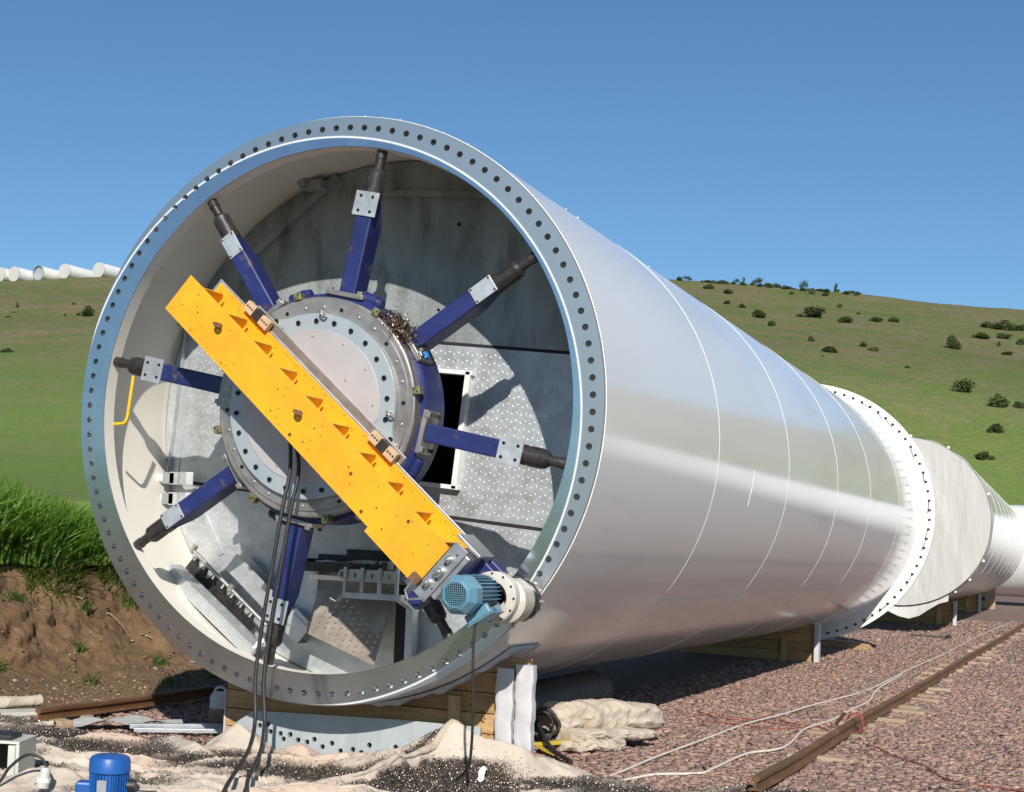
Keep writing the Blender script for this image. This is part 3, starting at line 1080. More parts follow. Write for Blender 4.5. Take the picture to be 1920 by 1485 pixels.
# toothed rack: round bar with saw-tooth plate
B0, B1 = L(-1.50, -1.03, .86), L(-.90, -1.50, .86)
ax = (B1 - B0).normalized()
nr_ = Vector((-ax.z, 0, ax.x))
if nr_.z < 0:
    nr_ = -nr_
ln = (B1 - B0).length
mb = MB().tube([B0 - ax * .03, B0 + ax * .3, B1 + ax * .08], .017, 10)
rk = tw.part('ladder_rail', mb, M['bare'], smooth=40)
poly = [(0, -.16)]
nt_ = 7
for k in range(nt_):
    poly += [(ln * k / nt_ + .008, -.03), (ln * (k + .45) / nt_, -.03), (ln * (k + .62) / nt_, -.085), (ln * (k + .95) / nt_, -.085)]
poly += [(ln, -.16)]
mb = MB().prism(poly, B0 + UD * .01, ax, nr_, UD, .03)
tw.part('toothed_plate', mb, M['black'], parent=rk)
for k in range(nt_):
    q = B0 + ax * (ln * (k + .3) / nt_) - nr_ * .02
    mb = MB().cyl(q + nr_ * .015, q - nr_ * .03, .012, n=8)
    tw.part('rung_stub', mb, M['bare'], parent=rk)
for q0, q1, r_ in ((-.03, .05, .022), (.42, .04, .026)):
    mb = MB().cyl(B0 + ax * q0 - nr_ * .02, B0 + ax * q0 + nr_ * q1, r_, n=10)
    tw.part('rail_knob', mb, M['bare'], parent=rk, smooth=40)
# open square tube
C0, C1 = L(-1.17, -1.08, .93), L(-.52, -1.61, .93)
ax = (C1 - C0).normalized()
nr_ = Vector((-ax.z, 0, ax.x))
if nr_.z < 0:
    nr_ = -nr_
hw = .075
mb = MB()
ln = (C1 - C0).length
for (oy, on, hy, hn) in ((-hw, 0, .003, hw), (hw, 0, .003, hw), (0, -hw, hw, .003)):
    mb.box((C0 + C1) / 2 + UD * oy + nr_ * on, (ln / 2, hy, hn), (ax, UD, nr_))
tw.part('square_duct', mb, M['galv'])
mb = MB().box(C1 - ax * .12 + nr_ * .08, (.07, .07, .035), (ax, UD, nr_))
tw.part('duct_end', mb, M['galv'], bevel=.004)
# stained tread-plate hatch cover leaning on the lower panel
q00, q10, q01, q11 = L(-.46, -1.58, .80), L(.10, -1.775, .80), L(-.43, -1.165, .93), L(.17, -1.20, .93)
ex = (q10 - q00).normalized()
nz_ = ex.cross(q01 - q00).normalized()
ey = nz_.cross(ex)
if nz_.y > 0:
    nz_ = -nz_
wpl, hpl = (q10 - q00).length, .47
loc2 = lambda q: ((q - q00).dot(ex), (q - q00).dot(ey))
outl = [loc2(q) for q in (q00, q10, q11, q01)]
mb = MB().plate(outl, [], .008, q00, ex, ey, nz_)
cov = tw.part('hatch_cover', mb, M['rusty_plate'], bevel=.001, label='brown stained tread plate hatch cover')


def in_cov(x, y):
    return .03 < x < wpl - .03 and .02 < y < .30 + .06 * math.sin(x * 9)


treads(cov, 'tread', in_cov, q00 + nz_ * .008, ex, ey, -nz_, M['bare'], pitch=.058, ln=.021, wd=.0075, hh=.007, same=52)
mb = MB().box(L(-.63, -1.30, .96), (.16, .006, .26))
tw.part('cover_panel', mb, M['galv'])
mb = MB().box(L(-.18, -1.165, .93), (.34, .03, .018))
tw.part('cover_lip', mb, M['tflange'], bevel=.003)
mb = MB().box(L(.225, -1.55, .99), (.055, .01, .36))  # black sheet in place of the shaded recess by the post
tw.part('recess_dark_sheet', mb, M['dull'])
mb = MB().box(L(.325, -1.50, .93), (.028, .05, .44))
tw.part('upright_post', mb, M['galv'], bevel=.004)
mb = MB().plate([(0, 0), (.32, .0), (.32, .10), (.0, .10)], [], .006, L(-.88, -1.86, .62), UX, (UV * .5 + UD * .85).normalized(), UV)
tw.part('floor_strip', mb, M['galv'])

# black document tray with papers
tray = Thing('document_tray', 'black open tray holding loose papers on the tower platform', 'tray', L(-.18, -1.13, .9))
mb = MB().box(L(-.18, -1.115, .90), (.33, .13, .008)).box(L(-.18, -1.055, 1.02), (.33, .006, .06)).box(L(-.05, -1.0, 1.025), (.22, .012, .05)).box(L(-.505, -1.075, .90), (.006, .13, .045)).box(L(.145, -1.075, .90), (.006, .13, .045)).box(L(-.18, -1.085, .775), (.33, .006, .035))
tray.part('tray_shell', mb, M['black'], bevel=.003)
for k, (dx, dz, ry) in enumerate(((0, 0, .0), (.03, .012, .12), (-.06, .02, -.15), (.02, .03, .08))):
    mb = MB()
    g = []
    for i in range(7):
        for j in range(4):
            x, y = (i / 6 - .5) * .36, (j / 3 - .5) * .2
            g.append(L(-.20 + dx + x * math.cos(ry) - y * math.sin(ry), -1.085 + dz + .012 * math.sin(i * 1.3 + k) + .006 * j, .88 + x * math.sin(ry) + y * math.cos(ry)))
    fs = [(i * 4 + j, i * 4 + j + 1, (i + 1) * 4 + j + 1, (i + 1) * 4 + j) for i in range(6) for j in range(3)]
    mb.add(g, fs)
    tray.part('paper_sheet', mb, M['tarp'] if k % 2 else M['paper'])

# three-way cable clamp bracket
cb = Thing('cable_clamp_bracket', 'galvanised bracket with three rectangular cable clamps inside the tower mouth', 'bracket', L(-.02, -1.2, .75))
for k in range(3):
    x0 = -.085 + k * .137
    mb = MB().plate([(0, 0), (.108, 0), (.108, .085), (0, .085)], [[(.042, .026), (.060, .026), (.060, .058), (.042, .058)]], .05, L(x0, -1.175, .70), UX, UV, UD)
    cb.part('clamp_block', mb, M['boxpaint'], bevel=.003)
    mb = MB().plate([(0, 0), (.10, 0), (.10, .06), (0, .06)], [[(.04, .02), (.06, .02), (.06, .042), (.04, .042)]], .05, L(x0 + .03, -1.085, .84), UX, UV, UD)
    cb.part('clamp_block', mb, M['boxpaint'], bevel=.003)
for k in range(4):
    x0 = -.10 + k * .137
    mb = MB().bar(L(x0, -1.075, .68), L(x0, -1.26, .68), .022, .028, UD)
    cb.part('strap', mb, M['galv'], bevel=.003)
mb = MB().box(L(.12, -1.275, .70), (.235, .04, .022))
cb.part('base_bar', mb, M['galv'], bevel=.004)
mb = MB().prism([(0, 0), (.05, -.02), (.09, .03), (.09, .04), (.05, -.01), (0, .01)], L(-.21, -1.31, .66), UX, UV, UD, .08)
cb.part('bracket_hook', mb, M['galv'], bevel=.002)
mb = MB().plate(circ(0, 0, .036, 20), [circ(0, 0, .024, 16)], .05, L(-.135, -1.13, .70), UX, UV, UD)
cb.part('end_ring', mb, M['boxpaint'], smooth=40)
mb = MB().bar(L(.33, -1.29, .70), L(.33, -1.38, .98), .05, .03, UV)
cb.part('bracket_arm', mb, M['galv'], bevel=.003)

# crumpled wrapping in the tower mouth
mb = MB()
g = []
for i in range(9):
    for j in range(5):
        x, y = i / 8, j / 4
        g.append(L(-.78 + .30 * x, -1.72 + .17 * x + .05 * y + .025 * math.sin(i * 2.1 + j * 1.7), .50 + .14 * y + .03 * math.cos(i * 1.7 + j)))
mb.add(g, [(i * 5 + j, i * 5 + j + 1, (i + 1) * 5 + j + 1, (i + 1) * 5 + j) for i in range(8) for j in range(4)])
solo('plastic_wrapping', mb, M['paper'], 'crumpled white plastic wrapping in the bottom of the tower mouth', 'wrapping')

# ================================================================ FLANGE FACING MACHINE
fm = Thing('flange_facing_machine', 'orange beamed flange facing machine braced on eight blue arms inside the tower mouth', 'machine', L(0, 0, .1))
BA = 131.63                                   # beam direction, clockwise from straight up
BS, _t = radial(BA)                           # along the beam, towards the cutter
BN = -_t                                      # across the beam, up and to the right
if BN.z < 0:
    BN = -BN


def Q(s_, n_, d):
    """beam coordinates to world"""
    return L(0, 0, d) + BS * s_ + BN * n_


boltm = {}


def bolt_mesh(r, h, m, n=10, key=None):
    k = (r, h, m, n)
    if k not in boltm:
        b = MB().lathe([(.0005, 0), (r * .45, 0.0), (r * .5, .0), (r * .5, h * .35), (r * .55, h * .35), (r * .55, 0), (r, 0), (r, -h)], (0, 0, 0), (0, 0, -1), n)
        b = MB().lathe([(r, .002), (r, -h * .85), (r * .86, -h), (r * .5, -h), (r * .45, -h * .55), (.0006, -h * .55)], (0, 0, 0), (0, 0, 1), n)
        me = to_mesh('socket_bolt', b, smooth=35)
        me.materials.append(M[m])
        boltm[k] = me
    return boltm[k]


# drum and bearing ring (d increases into the tower)
mb = MB().lathe([(.60, .0), (.775, .0), (.785, .012), (.785, .30), (.70, .32), (.3, .32)], L(0, 0, 0), UD, 120)
drum = fm.part('hub_drum', mb, M['blue'], smooth=35)
mb = MB().lathe([(.60, -.094), (.735, -.094), (.745, -.086), (.745, .001), (.765, .001), (.765, .02), (.6, .02)], L(0, 0, 0), UD, 120)
ringp = fm.part('bearing_ring', mb, M['steel'], smooth=30)
mb = MB().lathe([(.605, -.105), (.700, -.105), (.704, -.101), (.704, -.09), (.60, -.09)], L(0, 0, 0), UD, 120)
ring2 = fm.part('bolt_ring', mb, M['steel'], smooth=30)
for k in range(30):
    er, et = radial(k * 12 + 4)
    big = k % 3 == 1
    fm.inst('ring_bolt', bolt_mesh(.0135 if big else .011, .006, 'blackbolt' if big else 'bare'), frame(L(0, 0, -.105) + er * .672, er, et, UD), ring2)

# rotating face plate: disc with flared shoulders along the beam
fr, sh_s, sh_n = .625, .775, .205
outl = []
tang = math.degrees(math.asin(.30 / fr))
up_arc = [(fr * math.cos(R(t)), fr * math.sin(R(t))) for t in np.linspace(tang + 3, 180 - tang - 3, 60)]
fil = []
p_end = up_arc[0]
for t in np.linspace(0, 1, 9)[:-1]:
    x = sh_s - .015 + (p_end[0] - sh_s + .015) * t
    y = sh_n + (p_end[1] - sh_n) * (t ** 2.6)
    fil.append((x, y))
half = [(sh_s, sh_n)] + fil + up_arc
half_r = half + [(-x, y) for (x, y) in reversed(fil)] + [(-sh_s, sh_n)]
outl = half_r + [(-x, -y) for (x, y) in half_r]
mb = MB().plate(outl, [], .03, L(0, 0, -.142), BS, BN, UD)
face = fm.part('face_plate', mb, M['plate_blue'], bevel=.002, label='pale blue round face plate with flared shoulders')
cov_r = .515
poly = [p for p in circ(0, 0, cov_r, 90) if abs(p[0]) < .45] 
mb = MB().plate(poly, [], .006, L(0, 0, -.1475), BS, BN, UD)
cover = fm.part('cover_disc', mb, M['cover'], bevel=.0015, label='pinkish grey centre cover disc')
for k in range(26):
    t = 360 / 26 * k + 5
    x, y = .573 * math.cos(R(t)), .573 * math.sin(R(t))
    if abs(y) < .17:
        continue
    fm.inst('socket_bolt', bolt_mesh(.0165, .014, 'blackbolt'), frame(Q(x, y, -.142), BS, BN, UD), face)
for x, y in ((.68, .185), (-.68, .185), (.60, .24), (-.60, .24)):
    fm.inst('socket_bolt', bolt_mesh(.0165, .014, 'blackbolt'), frame(Q(x, y, -.142), BS, BN, UD), face)
for k in range(12):
    t = 30 * k + 12
    x, y = .47 * math.cos(R(t)), .47 * math.sin(R(t))
    if abs(y) > .2 and abs(x) < .43:
        fm.inst('cover_screw', bolt_mesh(.007, .005, 'bare', 8), frame(Q(x, y, -.1475), BS, BN, UD), cover)
fm.inst('cover_screw', bolt_mesh(.007, .005, 'bare', 8), frame(Q(.08, .30, -.1475), BS, BN, UD), cover)
# lifting eyes on the face plate
for (x, y) in ((-.35, .51), (.49, .36)):
    mb = MB().tube([Q(x + .028 * math.cos(t), y, -.165 + .028 * math.sin(t)) for t in np.linspace(0, 2 * math.pi, 17)], .008, 8).cyl(Q(x, y, -.142), Q(x, y, -.155), .016, n=10)
    fm.part('lifting_eye', mb, M['bare'], parent=face, smooth=50)

# olive stop blocks round the bearing ring
for a in (-12, 35, 82, 170, 215, 258):
    er, et = radial(a)
    mb = MB().box(L(0, 0, -.075) + er * .765, (.026, .035, .024), (et, UD, er))
    bl = fm.part('stop_block', mb, M['olive'], bevel=.003)
    for q in (-.01, .01):
        mb = MB().cyl(L(0, 0, -.108) + er * (.765 + q) + et * q, L(0, 0, -.113) + er * (.765 + q) + et * q, .006, n=8)
        fm.part('block_screw', mb, M['blackbolt'], parent=bl)
# cylinder lugs and a blue capped valve on the drum
for a, col in ((58, 'bluecap'), (-18, 'blue'), (22, 'blue'), (200, 'black'), (118, 'blue')):
    er, et = radial(a)
    o_ = L(0, 0, .06) + er * .80
    mb = MB().cyl(o_ - et * .05, o_ + et * .07, .045, n=16)
    lug = fm.part('hub_lug', mb, M['black'] if a in (58, 200) else M['blue'], smooth=40, bevel=.006)
    mb = MB().cyl(o_ + et * .07, o_ + et * .115, .040, .034, n=16)
    fm.part('lug_cap', mb, M[col], parent=lug, smooth=40, bevel=.004)

# eight radial arms
for k in range(8):
    a = 11.3 + 45 * k
    er, et = radial(a)
    dc = .095
    o_ = L(0, 0, dc)
    W2, D2 = .062, .090
    r0, r1, r2 = .80, 1.30, 1.46
    vs, st = [], ((r0, 1.0, 1.0), (r1, .98, 1.0), (r2, .90, .55))
    for (r_, fw, fd) in st:
        for sx, sy in ((-1, -1), (1, -1), (1, 1), (-1, 1)):
            dd = -D2 if sy < 0 else -D2 + 2 * D2 * fd
            vs.append(o_ + er * r_ + et * (sx * W2 * fw) + UD * dd)
    fs = [(0, 3, 2, 1), (8, 9, 10, 11)]
    for j in range(2):
        for i in range(4):
            fs.append((j * 4 + i, j * 4 + (i + 1) % 4, j * 4 + 4 + (i + 1) % 4, j * 4 + 4 + i))
    mb = MB().add(vs, fs)
    arm = fm.part('radial_arm', mb, M['blue'], bevel=.012)
    mb = MB().box(o_ + er * .785 - UD * .02, (.145, .10, .016), (et, UD, er))
    fp = fm.part('arm_flange', mb, M['steel'], parent=arm, bevel=.003)
    for sx in (-1, 1):
        for sy in (-.09, .06):
            q = o_ + er * .80 + et * (.118 * sx) + UD * sy
            mb = MB().cyl(q, q + er * .022, .014, n=6)
            fm.part('flange_bolt', mb, M['dark'], parent=arm)
        mb = MB().box(o_ + er * .80 + et * (.115 * sx) - UD * .112, (.018, .012, .02), (et, UD, er))
        fm.part('flange_lug', mb, M['steel'], parent=arm, bevel=.003)
    dp = -.028
    mb = MB().cyl(o_ + UD * dp + er * 1.44, o_ + UD * dp + er * 1.50, .066, n=20).cyl(o_ + UD * dp + er * 1.50, o_ + UD * dp + er * 1.635, .062, n=20).cyl(o_ + UD * dp + er * 1.635, o_ + UD * dp + er * 1.66, .062, .045, n=20)
    cylp = fm.part('jack_housing', mb, M['dark'], parent=arm, smooth=40)
    for t in range(6):
        an = t * math.pi / 3
        q = et * math.cos(an) + UD * math.sin(an)
        mb = MB().box(o_ + UD * dp + er * 1.57 + q * .062, (.004, .004, .05), (q, er.cross(q), er))
        fm.part('housing_rib', mb, M['dark'], parent=arm)
    mb = MB().cyl(o_ + UD * dp + er * 1.65, o_ + UD * dp + er * 1.735, .034, n=16).cyl(o_ + UD * dp + er * 1.735, o_ + UD * dp + er * 1.792, .039, .036, n=16)
    fm.part('jack_piston', mb, M['dark'], parent=arm, smooth=40)
    if k % 2 == 0:
        c_ = o_ - UD * (D2 + .012) + er * 1.41
        h_ = [circ(x, y, .009, 10) for x in (-.045, .045) for y in (-.05, .05)]
        mb = MB().plate([(-.088, -.083), (.088, -.083), (.088, .083), (-.088, .083)], h_, .012, c_, et, er, UD)
        cp = fm.part('clamp_plate', mb, M['galv'], parent=arm, bevel=.0015)
        for x in (-.045, .045):
            for y in (-.05, .05):
                fm.inst('socket_bolt', bolt_mesh(.011, .004, 'blackbolt'), frame(c_ + et * x + er * y, er, et, UD), cp)
    else:
        mb = MB().box(o_ - UD * (D2 + .004) + er * 1.385, (.058, .006, .085), (et, UD, er))
        cp = fm.part('clamp_plate', mb, M['galv'], parent=arm, bevel=.002)
        for x in (-.045, .045):
            for y in (-.07, .07):
                q = o_ - UD * (D2 + .012) + er * (1.385 + y) + et * x
                fm.inst('socket_bolt', bolt_mesh(.007, .003, 'blackbolt', 8), frame(q, er, et, UD), cp)

# ---- orange beam
FD, BD = -.52, -.19
s0, s1 = -1.12, 1.53
# front plate with drilled holes
hp = [(-.98, .09), (-.93, .03), (-1.03, -.04), (-.90, .0), (-.84, -.10), (-.80, -.05), (-.86, -.12), (-.62, .08), (-.56, .10), (-.52, -.12), (-.44, -.06), (-.48, -.11)]
for c_ in ((-.04, .06), (.02, -.075), (.34, .06), (.34, -.06)):
    hp += [(c_[0] + x, c_[1] + y) for x, y in ((-.035, -.02), (.03, -.025), (.0, .03))]
hp += [(.66, .03), (.74, -.04), (.90, .085), (.98, -.02), (1.12, .04), (1.22, .09), (1.10, -.09), (1.36, -.05), (1.40, .06)]
hp = [(x, y) for x, y in hp if abs(y) < .13]
hl = [circ(x, y - .014, .0048 if i % 3 else .0065, 8) for i, (x, y) in enumerate(hp)]
NP, NM = .132, -.160
mb = MB().plate([(s0, NM), (1.02, NM), (1.02, NM - .035), (s1 - .02, NM - .035), (s1 - .02, NP), (s0, NP)], hl, .010, Q(0, 0, FD), BS, BN, UD)
beam = fm.part('beam', mb, M['yellow'], bevel=.002, label='long orange yellow box beam across the hub')
mb = MB().box(Q(0, 0, FD + .011), (1, 1, 1))
mb = MB().box(Q((s0 + s1) / 2, -.035, FD + .025), ((s1 - s0) / 2 - .01, .002, .11), (BS, UD, BN))  # dark sheet added behind the front plate to shade its holes
fm.part('hole_dark_sheet', mb, M['hole'], parent=beam)
# web set back from the front plate edge, rear plate, lower flange
mb = MB().box(Q((s0 + s1) / 2 + .01, .028, (FD + BD) / 2 + .004), ((s1 - s0) / 2 - .02, (BD - FD) / 2 - .008, .005), (BS, UD, BN))
fm.part('beam_web', mb, M['yellow'], parent=beam)
mb = MB().box(Q((s0 + s1) / 2 + .01, NM + .010, (FD + BD) / 2 + .004), ((s1 - s0) / 2 - .02, (BD - FD) / 2 - .008, .006), (BS, UD, BN))
fm.part('beam_web', mb, M['yellow'], parent=beam)
hr = [circ(x, .125 + (.012 if i % 2 else -.012), .005, 8) for i, x in enumerate(np.linspace(s0 + .06, s1 - .06, 26))]
mb = MB().plate([(s0 + .015, -.15), (s1, -.15), (s1, .158), (s0 + .015, .158)], hr, .012, Q(0, 0, BD), BS, BN, UD)
fm.part('rear_plate', mb, M['yellow'], parent=beam, bevel=.0015)
for k in range(10):
    s_ = -1.0 + k * .272
    # triangular gusset between front plate and rear plate
    tri = [(FD + .011, .034), (FD + .011, NP - .003), (FD + .26, NP - .003), (FD + .285, NP - .03), (FD + .285, .034)]
    mb = MB().prism(tri, Q(s_, 0, 0), UD, BN, BS, .012)
    fm.part('gusset', mb, M['yellow'], parent=beam)
mb = MB().box(Q(s0 + .008, -.07, (FD + BD) / 2), (.006, (BD - FD) / 2 - .012, .085), (BS, UD, BN))
fm.part('end_plate', mb, M['yellow'], parent=beam)
# linear guide behind the beam
mb = MB().box(Q(.20, 0, BD + .021), (1.33, .0085, .172), (BS, UD, BN))
guide = fm.part('guide_rail', mb, M['alu'], parent=beam, bevel=.003)
mb = MB().box(Q(0, .0, -.157), (.775, .0095, .235), (BS, UD, BN))
fm.part('guide_base', mb, M['steel'], parent=beam, bevel=.004)
# lifting lugs on the beam front
for s_, n_ in ((-.70, .035), (.16, .025)):
    q = Q(s_, n_, FD)
    mb = MB().tube([q - UD * (.034 + .024 * math.sin(t)) + BS * (.024 * math.cos(t)) for t in np.linspace(0, 2 * math.pi, 15)], .010, 8).cyl(q, q - UD * .016, .020, n=12)
    fm.part('lifting_eye', mb, M['rail'], parent=beam, smooth=50)
for s_, n_ in ((.20, -.12), (.70, .0), (.92, -.12), (1.2, .06)):
    fm.inst('socket_bolt', bolt_mesh(.011, .008, 'rail'), frame(Q(s_, n_, FD), BS, BN, UD), beam)
# tan terminal blocks with black covers along the upper edge
for s_ in (-.70, .62):
    for q, m_, ln_ in ((-.075, 'tan', .042), (.08, 'tan', .042), (0, 'black', .036)):
        hl = [circ(x, 0, .009, 8) for x in (-.024, 0, .024)] if m_ == 'tan' else []
        mb = MB().plate([(-ln_, -.036), (ln_, -.036), (ln_, .036), (-ln_, .036)], hl, .05, Q(s_ + q, .192, -.235), BS, BN, UD)
        tb = fm.part('terminal_block', mb, M[m_], bevel=.002)
        if m_ == 'tan':
            mb = MB().box(Q(s_ + q, .192, -.205), (.036, .002, .03), (BS, UD, BN))
            fm.part('block_core', mb, M['dark'], parent=tb)

# ---- cutter head at the end of the beam
mb = MB()
hl = [circ(x, y, .010, 10) for x, y in ((.02, -.15), (.05, -.06), (.02, .10), (.05, .14), (.03, .05), (.07, -.12))]
mb.plate([(-.015, -.215), (.085, -.215), (.085, .20), (-.015, .20)], hl, .018, Q(s1 + .005, -.005, FD - .012), BS, BN, UD)
head = fm.part('carriage_plate', mb, M['alu'], bevel=.003)
for (x, y, r_) in ((.04, -.015, .034), (.035, .085, .020), (.03, -.115, .024)):
    mb = MB().cyl(Q(s1 + x, y, FD - .012), Q(s1 + x, y, FD - .055), r_, r_ * .92, n=20).cyl(Q(s1 + x, y, FD - .055), Q(s1 + x, y, FD - .07), r_ * .4, n=12)
    fm.part('guide_roller', mb, M['bare'], parent=head, smooth=40)
mb = MB().box(Q(s1 + .07, .0, FD + .17), (.055, .16, .17), (BS, UD, BN))
fm.part('carriage_body', mb, M['alu'], parent=head, bevel=.006)
mb = MB().box(Q(s1 + .05, .215, FD + .16), (.10, .12, .010), (BS, UD, BN))
fm.part('cable_guard', mb, M['alu'], parent=head, bevel=.003)
mb = MB().box(Q(s1 + .16, .08, FD + .30), (.11, .10, .10), (BS, UD, BN)).box(Q(s1 + .20, .15, FD + .32), (.06, .05, .05), (BS, UD, BN))
fm.part('feed_slide', mb, M['blue'], parent=head, bevel=.01)
mb = MB().box(Q(s1 - .04, -.15, FD - .035), (.036, .022, .028), (BS, UD, BN))
fm.part('crank_block', mb, M['rail'], parent=head, bevel=.004)
mb = MB().tube([Q(s1 - .04, -.15, FD - .055), Q(s1 - .03, -.24, FD - .065), Q(s1 + .02, -.265, FD - .065), Q(s1 + .09, -.19, FD - .065)], .008, 8)
fm.part('crank_handle', mb, M['bare'], parent=head, smooth=40)
mb = MB().box(Q(s1 + .03, -.255, FD + .06), (.05, .06, .045), (BS, UD, BN))
fm.part('limit_switch', mb, M['blue'], parent=head, bevel=.006)

MU, MV = 1.405, -1.175                       # motor axis
SU, SV = 1.505, -1.21                        # spindle axis
mo = lambda d: L(MU, MV, d)
sp_ = lambda d: L(SU, SV, d)
# fan cowl: octagonal
mb = MB().lathe([(.072, -.845), (.090, -.845), (.118, -.80), (.124, -.79), (.124, -.70), (.118, -.695)], mo(0), UD, 8, ref=Vector((math.cos(R(22.5)), 0, math.sin(R(22.5)))))
cowl = fm.part('motor_fan_cowl', mb, M['motor'], bevel=.006)
mb = MB().lathe([(.0745, -.846), (.0745, -.8), (.001, -.79)], mo(0), UD, 32)
fm.part('fan_recess', mb, M['dull'], parent=cowl, smooth=40)
for i in range(-5, 6):
    x = i * .0128
    hgt = math.sqrt(max(0, .074 ** 2 - x * x))
    mb = MB().bar(mo(-.846) + UX * x - UV * hgt, mo(-.846) + UX * x + UV * hgt, .0030, .0030, UD)
    fm.part('grille_wire', mb, M['motor'], parent=cowl)
    mb = MB().bar(mo(-.8462) + UV * x - UX * hgt, mo(-.8462) + UV * x + UX * hgt, .0030, .0030, UD)
    fm.part('grille_wire', mb, M['motor'], parent=cowl)
mb = MB().tube([mo(-.846) + UX * (.074 * math.cos(t)) + UV * (.074 * math.sin(t)) for t in np.linspace(0, 2 * math.pi, 33)], .005, 6)
fm.part('grille_ring', mb, M['motor'], parent=cowl, smooth=60)
mb = MB().cyl(mo(-.70), mo(-.40), .098, n=32)
body = fm.part('motor_body', mb, M['motor'], smooth=40)
for k in range(30):
    an = 2 * math.pi * k / 30
    q = Vector((math.cos(an), 0, math.sin(an)))
    mb = MB().box(mo(-.55) + q * .107, (.012, .145, .0022), (q, UD, q.cross(UD)))
    fm.part('cooling_fin', mb, M['motor'], parent=body)
# terminal box under the motor, pointing down right
q = Vector((.55, 0, -.835)).normalized()
q2 = q.cross(UD)
mb = MB().box(mo(-.58) + q * .135, (.032, .10, .085), (q, UD, q2))
tb = fm.part('terminal_box', mb, M['motor'], bevel=.012)
mb = MB().box(mo(-.58) + q * .170, (.004, .104, .088), (q, UD, q2))
fm.part('terminal_lid', mb, M['motor'], parent=tb, bevel=.002)
mb = MB().cyl(mo(-.64) + q * .12 + q2 * .085, mo(-.66) + q * .13 + q2 * .13, .016, n=10)
fm.part('cable_gland', mb, M['black'], parent=tb, smooth=40)
# cream gearbox bell and spindle
mb = MB().lathe([(.10, -.405), (.150, -.40), (.158, -.392), (.158, -.31), (.150, -.302), (.05, -.302)], L((MU + SU) / 2, (MV + SV) / 2, 0), UD, 48)
gb = fm.part('gearbox_flange', mb, M['gear'], smooth=35)
for k in range(12):
    an = 2 * math.pi * k / 12
    mb = MB().cyl(L((MU + SU) / 2 + .145 * math.cos(an), (MV + SV) / 2 + .145 * math.sin(an), -.40), L((MU + SU) / 2 + .145 * math.cos(an), (MV + SV) / 2 + .145 * math.sin(an), -.407), .007, n=8)
    fm.part('gearbox_bolt', mb, M['dark'], parent=gb)
mb = MB().lathe([(.10, -.33), (.14, -.31), (.142, -.16), (.132, -.15), (.132, -.125), (.05, -.125)], sp_(0), UD, 44)
gb2 = fm.part('gearbox_housing', mb, M['gear'], smooth=35)
mb = MB().box(sp_(-.22) + UV * .142, (.035, .05, .006))
fm.part('rating_plate', mb, M['dark'], parent=gb2)
mb = MB().cyl(sp_(-.20) + Vector((.02, 0, -.14)), sp_(-.20) + Vector((.03, -.02, -.165)), .012, n=8)
fm.part('drain_plug', mb, M['bare'], parent=gb2)
mb = MB().lathe([(.05, -.128), (.122, -.126), (.126, -.118), (.126, -.06), (.118, -.055), (.118, -.03), (.130, -.028), (.130, -.004), (.05, -.003)], sp_(0), UD, 44)
cut = fm.part('milling_cutter', mb, M['dark'], smooth=35)
for k in range(14):
    an = 2 * math.pi * k / 14
    q = Vector((math.cos(an), 0, math.sin(an)))
    mb = MB().box(sp_(-.014) + q * .128, (.010, .012, .012), (q, UD, q.cross(UD)))
    fm.part('cutter_insert', mb, M['bare'], parent=cut)
mb = MB().cyl(L(SU + .02, SV, -.10) + UX * .135, L(SU + .02, SV, -.10) + UX * .165, .012, n=10)
fm.part('coolant_nozzle', mb, M['bare'], parent=cut)

# swarf lodged where an arm meets the hub
def flakes(n, P, size, cols, up=None, curl=.6):
    a = rng.normal(0, 1, (n, 3))
    a /= np.linalg.norm(a, axis=1)[:, None]
    b = rng.normal(0, 1, (n, 3))
    b -= a * (a * b).sum(1)[:, None]
    b /= np.linalg.norm(b, axis=1)[:, None]
    c = np.cross(a, b)
    l = size * rng.uniform(.5, 1.6, n)
    wd = size * rng.uniform(.2, .6, n)
    V = np.zeros((n, 6, 3))
    for k, t in enumerate((-1, 0, 1)):
        cc = P + a * (l * t)[:, None] + c * (l * curl * (t * t))[:, None]
        V[:, k * 2] = cc - b * wd[:, None]
        V[:, k * 2 + 1] = cc + b * wd[:, None]
    F = (np.array([[0, 1, 3, 2], [2, 3, 5, 4]])[None] + (np.arange(n) * 6)[:, None, None]).reshape(-1, 4)
    col = cols[rng.integers(0, len(cols), n)] * rng.uniform(.6, 1.3, (n, 1))
    return V.reshape(-1, 3), F, np.repeat(col[:, None], 6, 1).reshape(-1, 3)


n = 900
er, et = radial(48)
P = np.array(L(0, 0, -.03))[None] + np.array(er)[None] * (.79 + .03 * rng.normal(0, 1, n))[:, None] + np.array(et)[None] * (.065 * rng.normal(0, 1, n))[:, None] + np.array(UD)[None] * (.04 * rng.normal(0, 1, n))[:, None]
V, F, C = flakes(n, P, .009, np.array([(.25, .18, .12), (.15, .11, .08), (.4, .33, .25)]))
tagit(link('swarf_tuft', mesh_np('swarf_tuft', V, F, C), M['chips']), 'tuft of brown metal swarf caught on the machine hub', 'swarf', kind='stuff')
# swarf lying along the top of the tower shell
n = 1500
d_ = .05 + 6 * rng.random(n) ** 1.8
an = np.radians(rng.normal(14, 8, n))
rr = 2.006 + .002 * d_ + .008 * rng.random(n)
P = np.stack([rr * np.sin(an), d_, rr * np.cos(an) + G], 1)
V, F, C = flakes(n, P, .006, np.array([(.45, .42, .38), (.25, .22, .2), (.6, .58, .55)]))
tagit(link('shell_swarf', mesh_np('shell_swarf', V, F, C), M['chips']), 'fine metal chips lying along the top of the white tower', 'swarf', kind='stuff')

